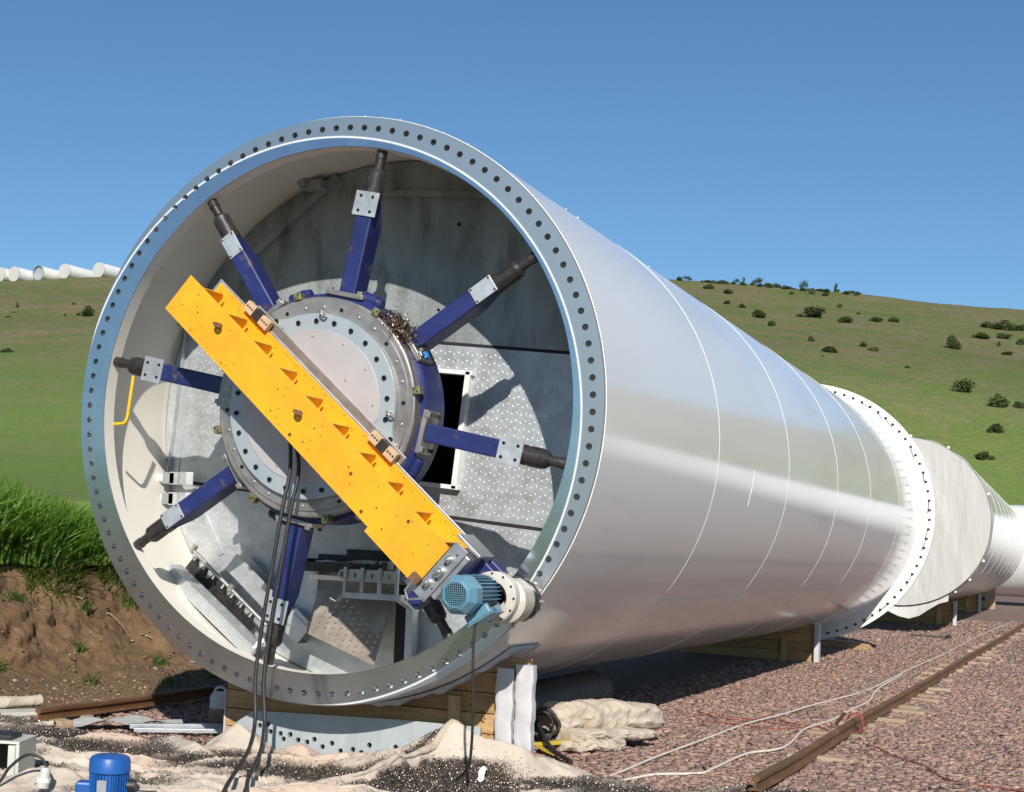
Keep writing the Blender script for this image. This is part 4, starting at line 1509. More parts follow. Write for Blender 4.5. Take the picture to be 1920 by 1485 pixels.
# yellow hex key hanging in the left clamp
mb = MB().tube([L(-1.548, .235, .0), L(-1.55, .20, .0), L(-1.58, -.055, .0), L(-1.59, -.09, .0), L(-1.605, -.108, .0), L(-1.63, -.113, .0), L(-1.70, -.118, .0)], .0125, 8)
solo('hex_key', mb, M['yellow_tool'], 'yellow L shaped hex key hanging under the left clamp plate', 'hex key', smooth=50)


# hoses and cable
def spline(pts, n=60):
    pts = [Vector(p) for p in pts]
    P_ = [pts[0] * 2 - pts[1]] + pts + [pts[-1] * 2 - pts[-2]]
    out = []
    m = len(pts) - 1
    for i in range(n + 1):
        t = i / n * m
        k = min(int(t), m - 1)
        f = t - k
        a, b, c, d = P_[k:k + 4]
        out.append(.5 * ((2 * b) + (c - a) * f + (2 * a - 5 * b + 4 * c - d) * f * f + (3 * b - a - 3 * c + d) * f ** 3))
    return out


def hose_pts(off):
    return spline([Q(.0 + off * .5, -.17, -.20), L(-.05 + off, -.42, -.25), L(-.07 + off, -.72, -.30), L(-.10 + off, -1.05, -.33), L(-.14 + off, -1.45, -.36), L(-.15 + off, -1.80, -.40),
                   L(-.10 + off * 1.1, -2.08, -.46), L(-.02 + off * 1.3, -2.22, -.64), L(.10 + off * 1.5, -2.28, -.94), L(.22 + off * 1.7, -2.31, -1.22), L(.38 + off * 2, -2.33, -1.55), L(.8 + off, -2.36, -2.4)], 110)


for off in (-.02, .045):
    mb = MB().tube(hose_pts(off), .0135, 10)
    h = Thing('hydraulic_hose', 'black hydraulic hose with bright metal end fitting hanging below the orange beam' if off > 0 else 'black hydraulic hose with dark end fitting hanging below the orange beam', 'hose', hose_pts(off)[0], 'pair of black hoses under the beam')
    h.part('hose_tube', mb, M['black'], smooth=60)
    p0, p1 = hose_pts(off)[0], hose_pts(off)[3]
    h.part('hose_fitting', MB().cyl(p0 + (p0 - p1) * .5, p0 * .2 + p1 * .8, .018, n=10), M['bare'] if off > 0 else M['dark'], smooth=40)
mb = MB().tube(spline([mo(-.66) + Vector((.06, 0, -.155)), L(1.46, -1.50, -.67), L(1.47, -1.80, -.66), L(1.455, -2.05, -.62), L(1.41, -2.2, -.55), L(1.30, -2.30, -.45)], 40), .0085, 8)
solo('motor_cable', mb, M['black'], 'thin black power cable hanging straight down from the teal motor', 'cable', smooth=60)

# ================================================================ CRADLES
def cradle(name, label, u0, u1, d0, d1, cu, cv, rad_, zs, front_boards=True, posts=(), group='timber cradles under the towers', step=.05):
    """stacked boards cut to the curve of the tower; front face at d0, second face at d1"""
    t = Thing(name, label, 'cradle', (cu, d0, 0), group)
    for dd in (d0, d1):
        if dd == d1:
            u1 = u1 - .28
        for (z0, z1) in zs:
            # split in up to two runs left/right of the tower curve
            xs = np.linspace(u0, u1, 60)
            top = []
            for x in xs:
                dx = x - cu
                zz = z1
                if abs(dx) < rad_:
                    zc = cv + G - math.sqrt(rad_ ** 2 - dx * dx)
                    zz = min(z1, zc)
                top.append(zz)
            run = []
            for x, zt in list(zip(xs, top)) + [(None, -1)]:
                if x is not None and zt > z0 + .012:
                    run.append((x, zt))
                else:
                    if len(run) > 2:
                        poly = [(run[0][0], z0), (run[-1][0], z0)] + list(reversed(run))
                        mb_ = MB().prism(poly, (0, dd, 0), UX, UV, UD, .05)
                        t.part('plank', mb_, M['wood'], bevel=.003)
                    run = []
    for (x, w_, z1, m_) in posts:
        mb_ = MB().box((x, d0 - .026, z1 / 2), (w_ / 2, .024, z1 / 2))
        t.part('batten', mb_, M[m_], bevel=.003)
    return t


R1 = 2.012
zs1 = [(.02, .145), (.152, .275), (.282, .41), (.417, .55), (.557, .69), (.697, .80)]
c1 = cradle('timber_cradle', 'pine plank cradle with felt wrapped posts under the open tower mouth', -.95, 1.385, .53, .93, 0, 0, R1, zs1,
            posts=((.866, .085, .52, 'woodv'), (-.648, .05, .42, 'woodv')))
for x in (-.6, 1.0):
    mb = MB().box((x, .75, .012), (.07, .34, .012))
    c1.part('sole_plate', mb, M['woodpale'], bevel=.003)
# knots in the boards
for k in range(16):
    x, z = random.uniform(.92, 1.15), random.uniform(.2, .62)
    if z > G - math.sqrt(R1 ** 2 - x * x) - .02:
        continue
    c1.part('knot', MB().cyl((x, .5285, z), (x, .535, z), random.uniform(.006, .012), n=9), M['rail'])
c1.part('edge_strip', MB().box((-.957, .73, .21), (.006, .21, .19)), M['wrap'])
# two felt-wrapped posts at the right end
for k, x in enumerate((1.243, 1.380)):
    g, n_ = [], 28
    ht = .735 + .03 * k
    rows = 25
    for j in range(rows):
        z = j / (rows - 1) * ht
        for i in range(n_):
            a = 2 * math.pi * i / n_
            ca, sa = math.cos(a), math.sin(a)
            sq = (abs(ca) ** 10 + abs(sa) ** 10) ** (-1 / 10)
            wob = 1 + .05 * math.sin(3 * a + j * 1.3 + k) * math.sin(j * .9 + k * 2) + .03 * math.sin(j * 2.3 + 5 * a)
            g.append((x + .060 * ca * sq * wob + .004 * math.sin(j * .9 + k), .475 + .045 * sa * sq * wob, z))
    fs = [(j * n_ + i, j * n_ + (i + 1) % n_, (j + 1) * n_ + (i + 1) % n_, (j + 1) * n_ + i) for j in range(rows - 1) for i in range(n_)]
    fs += [tuple(range((rows - 1) * n_, rows * n_))]
    c1.part('wrapped_post', MB().add(g, fs), M['wrap'], smooth=40)
# felt strip between tower and timber
g = []
xs = np.linspace(.25, 1.29, 50)
for x in xs:
    z = G - math.sqrt(2.010 ** 2 - x * x)
    for dd, o_ in ((.40, 0), (.98, 0), (.98, -.016), (.40, -.030 - .010 * math.sin(x * 17) - .008 * math.sin(x * 41))):
        g.append((x, dd, z + o_))
fs = [(i * 4 + j, i * 4 + (j + 1) % 4, (i + 1) * 4 + (j + 1) % 4, (i + 1) * 4 + j) for i in range(len(xs) - 1) for j in range(4)] + [(0, 1, 2, 3), (196, 197, 198, 199)]
c1.part('felt_strip', MB().add(g, fs), M['wrap'])
# rear cradle
R2 = shell_r(14.5) + .01
c2 = cradle('timber_cradle', 'weathered plank cradle under the far flanged end of the tower', -1.1, .97, 14.3, 14.9, 0, 0, R2, [(.02, .16), (.167, .30), (.307, .44), (.447, .58)],
            posts=((.50, .09, .34, 'woodv'),))
mb = MB().box((1.0, 14.27, .30), (.035, .09, .30))
c2.part('end_post', mb, M['wrap'], bevel=.006)
mb = MB().box((.3, 14.6, .012), (.5, .34, .012))
c2.part('sole_plate', mb, M['woodpale'])
# wedge timber beyond the flange
mb = MB().prism([(0, 0), (.9, 0), (.80, .10), (.5, .14), (0, .14)], (.35, 18.7, .0), UX, UV, UD, .25)
solo('timber_wedge', mb, M['wood'], 'tapered timber lying on the gravel beside the white rear flange', 'timber', bevel=.006)

# ================================================================ OTHER TOWER SECTIONS
def other_tower(label, centre, direction, length, r0, r1, seams, tarp=True, group='white tower sections in the row'):
    a = Vector(direction).normalized()
    c = Vector(centre)
    t = Thing('tower_section', label, 'tower section', (c.x, c.y, 0), group)
    rr = lambda s_: r0 + (r1 - r0) * s_ / length
    t.part('shell', MB().lathe([(rr(s_), s_) for s_ in np.linspace(0, length, 13)], c, a, 110), M['shell'], smooth=30)
    t.part('end_flange', MB().lathe([(r1 - .2, length - .05), (r1 + .004, length - .05), (r1 + .004, length + .02), (r1 - .2, length + .02)], c, a, 96), M['tflange'], smooth=30)
    for s_ in seams:
        q = rr(s_)
        t.part('weld_seam', MB().lathe([(q - .001, s_ - .012), (q + .005, s_), (q - .001, s_ + .012)], c, a, 110), M['seam'])
    if tarp:
        # tarpaulin drawn over the end, gathered behind the rim
        e = a.cross(Vector((0, 0, 1))).normalized()
        up = e.cross(a)
        n_, m_ = 160, 22
        vs = [c - a * .03]
        for j in range(1, m_ + 1):
            for i in range(n_):
                an = 2 * math.pi * i / n_
                f = j / m_
                rj = (r0 + .018) * min(1, f * 1.08)
                back = .42 * max(0, (f - .926) / .074)
                nz_ = .075 * (float(vnoise(rj * math.cos(an) * 3.4 + 9 + rj * math.sin(an) * .9, rj * math.sin(an) * .5 + 3, 3)) - .5)
                flap = .10 * max(0, math.sin(an * 7 + 2)) * (1 if j == m_ else 0)
                rj += .012 * math.sin(an * 17) if f > .95 else 0
                vs.append(c + e * (rj * math.cos(an)) + up * (rj * math.sin(an)) + a * (back + flap - .03 + nz_ * max(0, min(1, (.9 - f) * 8))))
        fs = [(0, 1 + i, 1 + (i + 1) % n_) for i in range(n_)]
        for j in range(m_ - 1):
            for i in range(n_):
                fs.append((1 + j * n_ + i, 1 + (j + 1) * n_ + i, 1 + (j + 1) * n_ + (i + 1) % n_, 1 + j * n_ + (i + 1) % n_))
        tp = t.part('tarpaulin_cover', MB().add(vs, fs), M['tarp'], smooth=60, label='grey tarpaulin tied over the open end')
        for an in (-62, -52, -40, -25, 20, 60, 85, -75, -100):
            q = c + e * (r0 + .03) * math.cos(R(an)) + up * (r0 + .03) * math.sin(R(an)) + a * .12
            t.part('tarpaulin_eyelet', MB().cyl(q - a * .02, q + a * .02, .03, n=8), M['paper'], parent=tp)
        # loose flap at the bottom
        g = []
        for i in range(12):
            for j in range(5):
                an = R(-128 + i * 6.5)
                q = c + e * (r0 + .022) * math.cos(an) + up * (r0 + .022) * math.sin(an) - a * .045
                g.append(q - Vector((0, 0, 1)) * (j * .045 * (1 + .5 * math.sin(i * 1.1))) - a * (.02 * j + .015 * math.sin(i * 1.9 + j)))
        t.part('tarpaulin_flap', MB().add(g, [(i * 5 + j, i * 5 + j + 1, (i + 1) * 5 + j + 1, (i + 1) * 5 + j) for i in range(11) for j in range(4)]), M['tarp'], parent=tp, smooth=60)
    return t


t2 = other_tower('white tower section with its end wrapped in grey tarpaulin', (.71, 27.0, G + .146), (-.010, 1, 0), 24.0, 1.96, 1.98, (3, 6, 9, 12, 15, 18, 21), True)
for dd, cu_, lab in ((33.0, .88, 'plank cradle under the tarpaulin wrapped tower near its covered end'), (47.5, .55, 'plank cradle under the tarpaulin wrapped tower at its far end')):
    cc = cradle('timber_cradle', lab, cu_ - 1.5, cu_ + .55, dd, dd + .5, cu_, .146, 1.985, [(.02, .20), (.207, .39), (.397, .58), (.587, .72)], posts=((cu_ + .20, .12, .5, 'woodv'),))
    cc.part('end_post', MB().box((cu_ + .60, dd - .02, .33), (.045, .09, .33)), M['wrap'], bevel=.006)
t3 = other_tower('plain white tower section lying crosswise behind the tarpaulin wrapped one', (.2, 62.0, 2.42), (1, -.12, .0), 24.0, 2.02, 2.02, (3, 6, 9, 12), False)
t4 = other_tower('white tower section lying beyond the end of the row', (30, 62.0, 2.40), (1, -.12, 0), 24.0, 2.0, 2.0, (6, 12), False)
for x, y in ((3.0, 65.2), (20, 62.5), (33, 61.8), (50, 59.5)):
    cc = Thing('timber_cradle', 'low timber bearer under a crosswise white tower', 'cradle', (x, y, 0), 'timber cradles under the towers')
    cc.part('bearer', MB().box((x, y, .24), (.16, 1.3, .24)), M['wood'], bevel=.01)
mb = MB().box((.95, 53.0, .42), (.42, .06, .42), (Vector((1, 0, 0)), Vector((0, .98, .18)), Vector((0, -.18, .98))))
mb2 = Thing('timber_chock', 'square pale board standing on edge by the far towers', 'board', (.95, 53, 0))
mb2.part('board_face', mb, M['woodpale'], bevel=.01)
mb2.part('board_mark', MB().box((.95, 52.935, .43), (.05, .004, .11)), M['dark'])

# tower sections parked on the hill crest
def hill_tower(azd, el_hint, dist, length, rad_, yaw, tarp, label):
    x = SITE[0] + dist * math.sin(R(azd))
    y = SITE[1] + dist * math.cos(R(azd))
    z = float(terrain(x, y)) + rad_ - .3
    a = Vector((math.cos(R(yaw)), math.sin(R(yaw)), 0))
    t = Thing('tower_section', label, 'tower section', (x, y, z - rad_), 'tower sections on the hill crest')
    c = Vector((x, y, z))
    t.part('shell', MB().lathe([(rad_, 0), (rad_, length)], c, a, 48), M['tflange'], smooth=30)
    if tarp == 'open':
        t.part('inner_floor', MB().lathe([(rad_ * .97, .4), (.01, .4)], c, a, 32), M['galv'])
        t.part('mouth_ring', MB().lathe([(rad_ * .97, .4), (rad_ * .93, -.01), (rad_, -.01)], c, a, 48), M['steel'])
    else:
        t.part('end_cover', MB().lathe([(rad_ * 1.005, .3), (rad_ * 1.005, -.02), (.01, -.03)], c, a, 40), M['tarp'])
    return t


# ================================================================ RAILS, BLOCKS, ROPES
def rail_profile():
    return [(x * .82, y * .78) for x, y in ((-.055, 0), (.055, 0), (.055, .010), (.012, .022), (.010, .072), (.032, .082), (.032, .112), (.026, .118), (-.026, .118), (-.032, .112), (-.032, .082), (-.010, .072), (-.012, .022), (-.055, .010))]


def rail(x0, x1, y0, y1, label):
    mb_ = MB()
    p0, p1 = Vector((x0, y0, .035)), Vector((x1, y1, .035))
    a = (p1 - p0).normalized()
    sd = a.cross(UV).normalized()
    n_ = 24
    pr = rail_profile()
    vs = []
    for k in range(n_ + 1):
        q = p0 + (p1 - p0) * (k / n_) ** 1.5
        q = q + sd * (.012 * math.sin(k * .9)) + UV * (.004 * math.sin(k * 1.7))
        vs += [q + sd * u + UV * v for u, v in pr]
    m_ = len(pr)
    fs = [tuple(range(m_)), tuple(range(n_ * m_, (n_ + 1) * m_))]
    for k in range(n_):
        for i in range(m_):
            fs.append((k * m_ + i, k * m_ + (i + 1) % m_, (k + 1) * m_ + (i + 1) % m_, (k + 1) * m_ + i))
    mb_.add(vs, fs)
    return solo('steel_rail', mb_, M['rail'], label, 'rail', 'rusty rails either side of the tower')


rail(2.80, 3.20, .95, 46, 'rusty brown steel rail running over open gravel on timber blocks')
rail(-2.60, -2.55, .45, 30, 'rusty brown steel rail along the foot of the earth bank')
bl_me = []
for k in range(3):
    mb = MB().box((0, 0, .022), (.225, .055 + .008 * k, .024))
    me = to_mesh('timber_block', mb)
    me.materials.append(M['woodpale'])
    bl_me.append(me)
yb = [2.98, 4.74, 5.75, 6.39, 7.4, 7.93, 9.0, 9.6, 10.7, 12.4, 13.5, 14.6, 15.7, 16.7, 18.4, 19.5, 20.5, 21.9, 23.3, 25.4, 27.6, 30, 33, 36]
for k, y in enumerate(yb):
    x = 2.80 + .4 * (y - .95) / 45
    off = random.uniform(-.14, .16)
    o = link('timber_block', bl_me[k % 3])
    o.location = (x + off, y, -.005)
    o.rotation_euler = (0, 0, random.uniform(-.12, .12))
    o.scale = (random.uniform(.85, 1.15), 1, 1)
    bev(o, .004)
    tagit(o, 'pale timber block packed under the rail on open gravel', 'timber block', 'timber blocks under the right rail')
for k, (x, y) in enumerate(((-2.72, .98), (-2.78, 2.5), (-2.62, .62), (-2.6, 4.2))):
    o = link('timber_block', bl_me[k % 3])
    o.location = (x, y, -.005)
    o.rotation_euler = (0, 0, random.uniform(-.3, .3))
    bev(o, .004)
    tagit(o, 'orange tinted timber block under the rail by the earth bank', 'timber block', 'timber blocks under the left rail')


def on_ground(pts, r, jz=0.0):
    return [Vector((x, y, float(yard(x, y)) + r * .8 + .012 + random.uniform(0, jz))) for x, y in pts]


rp1 = [[1.55, .5], [1.778, 0.961], [1.827, 2.132], [1.887, 3.575], [1.915, 4.91], [2.037, 6.059], [2.132, 7.339], [2.303, 8.82], [2.36, 10.2], [2.373, 12.877], [2.39, 16.378], [2.408, 20.065], [2.439, 26.443], [2.633, 39.2]]
solo('white_rope', MB().tube(spline(on_ground(rp1, .011, .006), 160), .0095, 7), M['rope'], 'long straight white rope lying on the gravel beside the tower shadow', 'rope', smooth=60)
rp2 = [[1.80, .6], [1.945, 0.963], [2.062, 1.27], [2.287, 1.559], [2.332, 1.848], [2.358, 2.803], [2.539, 3.357], [2.452, 4.832], [2.509, 5.959], [2.529, 7.22], [2.546, 8.306], [2.438, 9.833], [2.408, 12.565]]
solo('white_rope', MB().tube(spline(on_ground(rp2, .012, .006), 140), .0105, 7), M['rope'], 'wavy white rope lying close against the rusty rail', 'rope', smooth=60)
rd1 = [[1.315, 5.602], [1.564, 5.268], [1.859, 5.177], [1.957, 5.677], [2.213, 5.375], [2.474, 5.263], [2.547, 5.715], [2.68, 5.3], [2.713, 5.091], [2.69, 4.80], [2.496, 5.129], [2.199, 4.68], [1.835, 4.829], [1.537, 4.848], [1.36, 5.2], [1.5, 5.45], [1.9, 5.3], [2.4, 5.0]]
pts = on_ground(rd1, .006, .012)
solo('red_twine', MB().tube(spline(pts, 200), .0055, 6), M['red'], 'tangle of red twine on the gravel beside the rail', 'twine', smooth=60)
loops = []
for k in range(34):
    a = k * .95
    loops.append(Vector((2.855 + .075 * math.cos(a) + .01 * math.sin(k * 3.1), 4.98 + .05 * math.sin(k * 1.3), .11 + .085 * math.sin(a))))
solo('red_twine', MB().tube(spline(loops, 220), .006, 6), M['red'], 'red twine wound several times round the rusty rail', 'twine', smooth=60)
rd2 = [[2.9, 4.85], [3.035, 4.241], [3.20, 4.0], [3.371, 3.549], [3.55, 3.3], [3.652, 3.092], [3.779, 2.717], [3.919, 2.534], [4.136, 2.428], [4.5, 2.3]]
solo('red_twine', MB().tube(spline(on_ground(rd2, .006, .01), 120), .0055, 6), M['red'], 'loose red twine trailing away over the gravel from the rail', 'twine', smooth=60)
# stake tied to the rail
solo('timber_stake', MB().bar((2.60, 5.55, .02), (2.72, 5.35, .17), .03, .022), M['woodpale'], 'short wooden stake leaning by the red twine at the rail', 'stake', bevel=.003)
# sledge hammer on the far gravel
hm_ = Thing('sledge_hammer', 'dark sledge hammer lying on the far gravel near the tarpaulin', 'hammer', (1.7, 24.8, .03))
hm_.part('handle', MB().tube([(1.25, 24.75, .06), (1.6, 24.8, .055), (1.98, 24.85, .06)], .02, 8), M['dark'], smooth=50)
hm_.part('hammer_head', MB().bar((2.0, 24.70, .07), (2.0, 25.0, .07), .08, .08), M['dark'], bevel=.01)
# rag and dark pipe roll behind the cradle
mb = MB().tube([(.42, 2.0, .2), (.43, 3.4, .2), (.45, 4.9, .2)], .20, 28)
solo('rolled_mat', mb, M['dirtplug'], 'dark rolled rubber mat lying under the tower behind the felt wrapped posts', 'rolled mat', smooth=40)

# ================================================================ CANVAS, SWARF AND WORKSHOP GEAR ON THE GROUND
RB = [(.48, -.77, .05), (.64, -.69, .09), (.74, -.53, .13), (.79, -.26, .17), (.86, .07, .21), (.96, .28, .25), (1.07, .45, .23), (1.25, .60, .18), (1.5, .74, .12), (1.77, .8, .03)]
FOLDS = [([(-2.15, -.52, .05), (-2.06, -.28, .05), (-1.95, .07, .05)], .07), ([(-1.72, -.32, .03), (-1.56, -.2, .09), (-1.37, -.09, .09), (-1.22, .1, .04)], .10),
         ([(-1.41, -1.23, .05), (-1.24, -.97, .08), (-1.09, -.78, .06), (-.84, -.7, .07), (-.63, -.58, .03)], .10), ([(-1.25, .15, .04), (-1.05, .04, .10), (-.69, -.25, .10), (-.55, -.25, .05)], .16),
         ([(-.36, -1.16, .05), (-.02, -1.21, .07), (.15, -.95, .08)], .10), ([(-.50, -.62, .05), (-.38, -.5, .08), (-.3, -.12, .06), (-.04, 0, .08), (.22, .2, .10), (.30, .36, .08)], .09),
         ([(.32, -1.47, .08), (.58, -1.12, .10), (.95, -.89, .08), (1.3, -.8, .04)], .15), ([(-.89, -1.99, .08), (-.78, -1.85, .12), (-.62, -1.72, .10), (-.41, -1.78, .06)], .16),
         ([(-2.6, .1, .03), (-2.35, .38, .06), (-2.1, .35, .03)], .12), ([(-1.9, -.9, .04), (-1.6, -.75, .07), (-1.35, -.72, .03)], .10), ([(-.95, -.2, .02), (-.6, -.05, .07), (-.15, .16, .05)], .07)]


def ridge(x, y, line, wd, pw=1.35):
    out = np.zeros(np.shape(x))
    for (a, b) in zip(line[:-1], line[1:]):
        ax_, ay_, az_ = a
        bx_, by_, bz_ = b
        vx, vy = bx_ - ax_, by_ - ay_
        t = np.clip(((x - ax_) * vx + (y - ay_) * vy) / (vx * vx + vy * vy), 0, 1)
        d = np.hypot(x - ax_ - t * vx, y - ay_ - t * vy)
        out = np.maximum(out, (az_ + (bz_ - az_) * t) * np.exp(-(d / wd) ** pw))
    return out


def cloth_h(x, y):
    x = np.asarray(x, float)
    y = np.asarray(y, float)
    xw = x + .10 * (vnoise(x * 2.7 + 9, y * 2.7 + 2, 3) - .5) + .03 * (vnoise(x * 9, y * 9, 2) - .5)
    yw = y + .12 * (vnoise(x * 2.5 + 40, y * 2.5 + 6, 3) - .5) + .03 * (vnoise(x * 9 + 5, y * 9, 2) - .5)
    q = -.43 * xw + .90 * yw
    p = .90 * xw + .43 * yw
    f2 = 1 - np.abs(2 * vnoise(q * 6.2 + 20, p * 1.0 + 3, 2) - 1)
    f3 = 1 - np.abs(2 * vnoise(q * 3.1 + p * 2.2 + 60, p * 2.6 - q + 13, 2) - 1)
    f4 = 1 - np.abs(2 * vnoise(p * 7.1 + q * 3 + 33, q * 5.5 - p * 2 + 71, 2) - 1)
    h = .008 + .040 * f2 ** 9 + .026 * f3 ** 11 + .014 * f4 ** 9 + .004 * vnoise(x * 4, y * 4, 2)
    for line, wd in FOLDS:
        h = np.maximum(h, .45 * h + 1.1 * ridge(xw, yw, line, wd * .8, 1.1))
    h = np.maximum(h, .5 * h + ridge(x, y, [(a, b, c * 1.0) for a, b, c in RB], .075, 1.6))
    # cloth hanging up behind the long hem, with its peak in front of the cradle
    back = ridge(x, y, [(.30, .05, .09), (.62, .20, .19), (.80, .25, .29), (.95, .28, .325), (1.15, .33, .29), (1.38, .40, .24), (1.60, .60, .14), (1.82, .88, .02)], .17, 1.5)
    h = np.maximum(h, .3 * h + back)
    # slope falling to the front of the hem
    h = np.maximum(h, ridge(x, y, [(.9, -.05, .10), (1.2, .25, .13), (1.6, .55, .06)], .32, 1.8))
    # pointed peak at the left of the drilled plate
    a_, b_ = xw + .60, yw - .15
    tent = np.maximum.reduce([.55 * a_ + .10 * b_, -.75 * a_ + .25 * b_, .30 * a_ - .80 * b_, -.25 * a_ - .55 * b_, .9 * b_ + .1 * a_])
    h = np.maximum(h, .245 - tent - .25 * np.hypot(a_, b_))
    a_, b_ = xw + .16, yw - .22
    tent = np.maximum.reduce([.42 * a_ + .05 * b_, -.40 * a_ + .10 * b_, -.55 * b_ + .08 * a_, .6 * b_])
    h = np.maximum(h, .135 - tent - .08 * np.hypot(a_, b_))
    return h


def swarf(x, y):
    """how thickly swarf lies on the canvas, 0..1"""
    h = cloth_h(x, y)
    q = -.43 * x + .90 * y
    p = .90 * x + .43 * y
    low = 1 - sstep(.045, .085, h + .03 * (vnoise(x * 8, y * 8, 3) - .5))
    nz = vnoise(q * 1.9 + 7, p * .9 + 2, 3) + .5 * (vnoise(x * 5, y * 5, 3) - .5)
    bl = lambda cx, cy, rx, ry: np.exp(-(((x - cx) / rx) ** 2 + ((y - cy) / ry) ** 2) ** 1.6)
    reg = np.maximum.reduce([bl(-1.25, -.42, .65, .28), bl(-2.1, -.1, .5, .4), bl(-.45, -.42, .5, .26), bl(-.6, -.1, .4, .18), bl(.25, -.35, .5, .35), bl(2.0, .42, .8, .3), bl(3.05, 1.0, .5, .28), bl(-.9, .25, .4, .2)])
    d = np.maximum(reg * 1.1, sstep(.56, .70, nz) * .6) * low
    hemx = np.interp(y, [-.9, -.77, -.69, -.53, -.26, .07, .28, .45], [.40, .48, .64, .74, .79, .86, .96, 1.07])
    wob = .05 * (vnoise(x * 9, y * 9, 2) - .5)
    pile = np.exp(-(((x - 1.08) / .46) ** 2 + ((y + .30) / .56) ** 2) ** 2.2) * 1.4 * sstep(.03, .07, x - hemx + wob) * (1 - sstep(.125, .19, h + .8 * wob))
    seam = ridge(x, y, [(.50, .0, .5), (.70, .12, .8), (.86, .24, .7)], .03)
    return np.clip(np.maximum.reduce([d, pile, seam]), 0, 1)


CLP = [(-3.25, .30), (-2.9, .52), (-2.55, .60), (-2.25, .20), (-1.85, .12), (-1.45, .22), (-1.15, .32), (-.95, .38), (-.6, .33), (-.15, .33), (.3, .33), (.62, .36), (1.0, .42), (1.48, .44), (1.62, .74), (1.86, .98), (2.25, .62), (2.7, 1.12), (3.2, 1.22), (3.7, .75), (3.4, -1.5), (1.5, -4.2), (-3.6, -4.2)]


def in_poly(x, y, poly):
    r_ = np.zeros(x.shape, bool)
    n_ = len(poly)
    for i in range(n_):
        x0, y0 = poly[i]
        x1, y1 = poly[(i + 1) % n_]
        c = ((y0 > y) != (y1 > y)) & (x < (x1 - x0) * (y - y0) / (y1 - y0 + 1e-12) + x0)
        r_ ^= c
    return r_


gx = np.arange(-3.6, 3.8, .015)
gy = np.concatenate([np.arange(-4.2, -2.2, .08), np.arange(-2.2, 1.35, .014)])
X, Y = np.meshgrid(gx, gy, indexing='ij')
wx = X + .07 * (vnoise(X * 4 + 3, Y * 4, 3) - .5)
wy = Y + .05 * (vnoise(X * 3 + 30, Y * 3, 3) - .5)
msk = in_poly(wx, wy, CLP)
Z = cloth_h(X, Y) + yard(X, Y)
sw = swarf(X, Y)
nx, ny = X.shape
idx = -np.ones(X.shape, int)
idx[msk] = np.arange(msk.sum())
ii, jj = np.meshgrid(np.arange(nx - 1), np.arange(ny - 1), indexing='ij')
F = np.stack([idx[ii, jj], idx[ii + 1, jj], idx[ii + 1, jj + 1], idx[ii, jj + 1]], -1).reshape(-1, 4)
F = F[(F >= 0).all(1)]
st = (vnoise(X * 2.2 + 70, Y * 2.2, 5) - .5)
pink = sstep(.05, .25, vnoise(X * 1.3 + 90, Y * 1.3, 3) - .45)
dirt_ = (1 - .80 * np.clip(sw * 1.2, 0, 1) - .10 * np.clip(sstep(.35, .6, vnoise(X * 3.3, Y * 3.3, 4)), 0, 1))[..., None] * np.stack([1 + .25 * st, 1 + .22 * st - .10 * pink, 1 + .2 * st - .12 * pink], -1)
M['canvas_attr'] = mat('trodden_cream_canvas', (.58, .505, .415), (.51, .44, .36), sc=4, rough=.88, bmp=.15, bs=130, bd=.003, c3=(.42, .36, .30), s3=11, f3=(.55, .72), attr=True, spec=.2)


def crumple(m, sc, dist):
    n = m.node_tree
    p = n.nodes['Principled BSDF']
    co = coords(n, space='World')
    wob = noise(n, co, sc * .7, 3)
    mp = N(n, 'ShaderNodeVectorMath', operation='ADD')
    sc_ = N(n, 'ShaderNodeVectorMath', operation='SCALE')
    cmb = N(n, 'ShaderNodeCombineXYZ')
    n.links.new(wob, cmb.inputs[0])
    n.links.new(wob, cmb.inputs[1])
    n.links.new(cmb.outputs[0], sc_.inputs[0])
    sc_.inputs[3].default_value = .35
    n.links.new(co, mp.inputs[0])
    n.links.new(sc_.outputs[0], mp.inputs[1])
    hs = []
    for k, s_ in enumerate((sc, sc * 2.3)):
        v = N(n, 'ShaderNodeTexVoronoi')
        v.inputs['Scale'].default_value = s_
        n.links.new(mp.outputs[0], v.inputs['Vector'])
        mu = N(n, 'ShaderNodeMath', operation='MULTIPLY')
        mu.inputs[1].default_value = 1.0 / (1 + k * 1.6)
        n.links.new(v.outputs['Distance'], mu.inputs[0])
        hs.append(mu.outputs[0])
    ad = N(n, 'ShaderNodeMath', operation='ADD')
    n.links.new(hs[0], ad.inputs[0])
    n.links.new(hs[1], ad.inputs[1])
    b = N(n, 'ShaderNodeBump')
    b.inputs['Strength'].default_value = .55
    b.inputs['Distance'].default_value = dist
    n.links.new(ad.outputs[0], b.inputs['Height'])
    old = p.inputs['Normal'].links
    if old:
        n.links.new(old[0].from_socket, b.inputs['Normal'])
    n.links.new(b.outputs[0], p.inputs['Normal'])


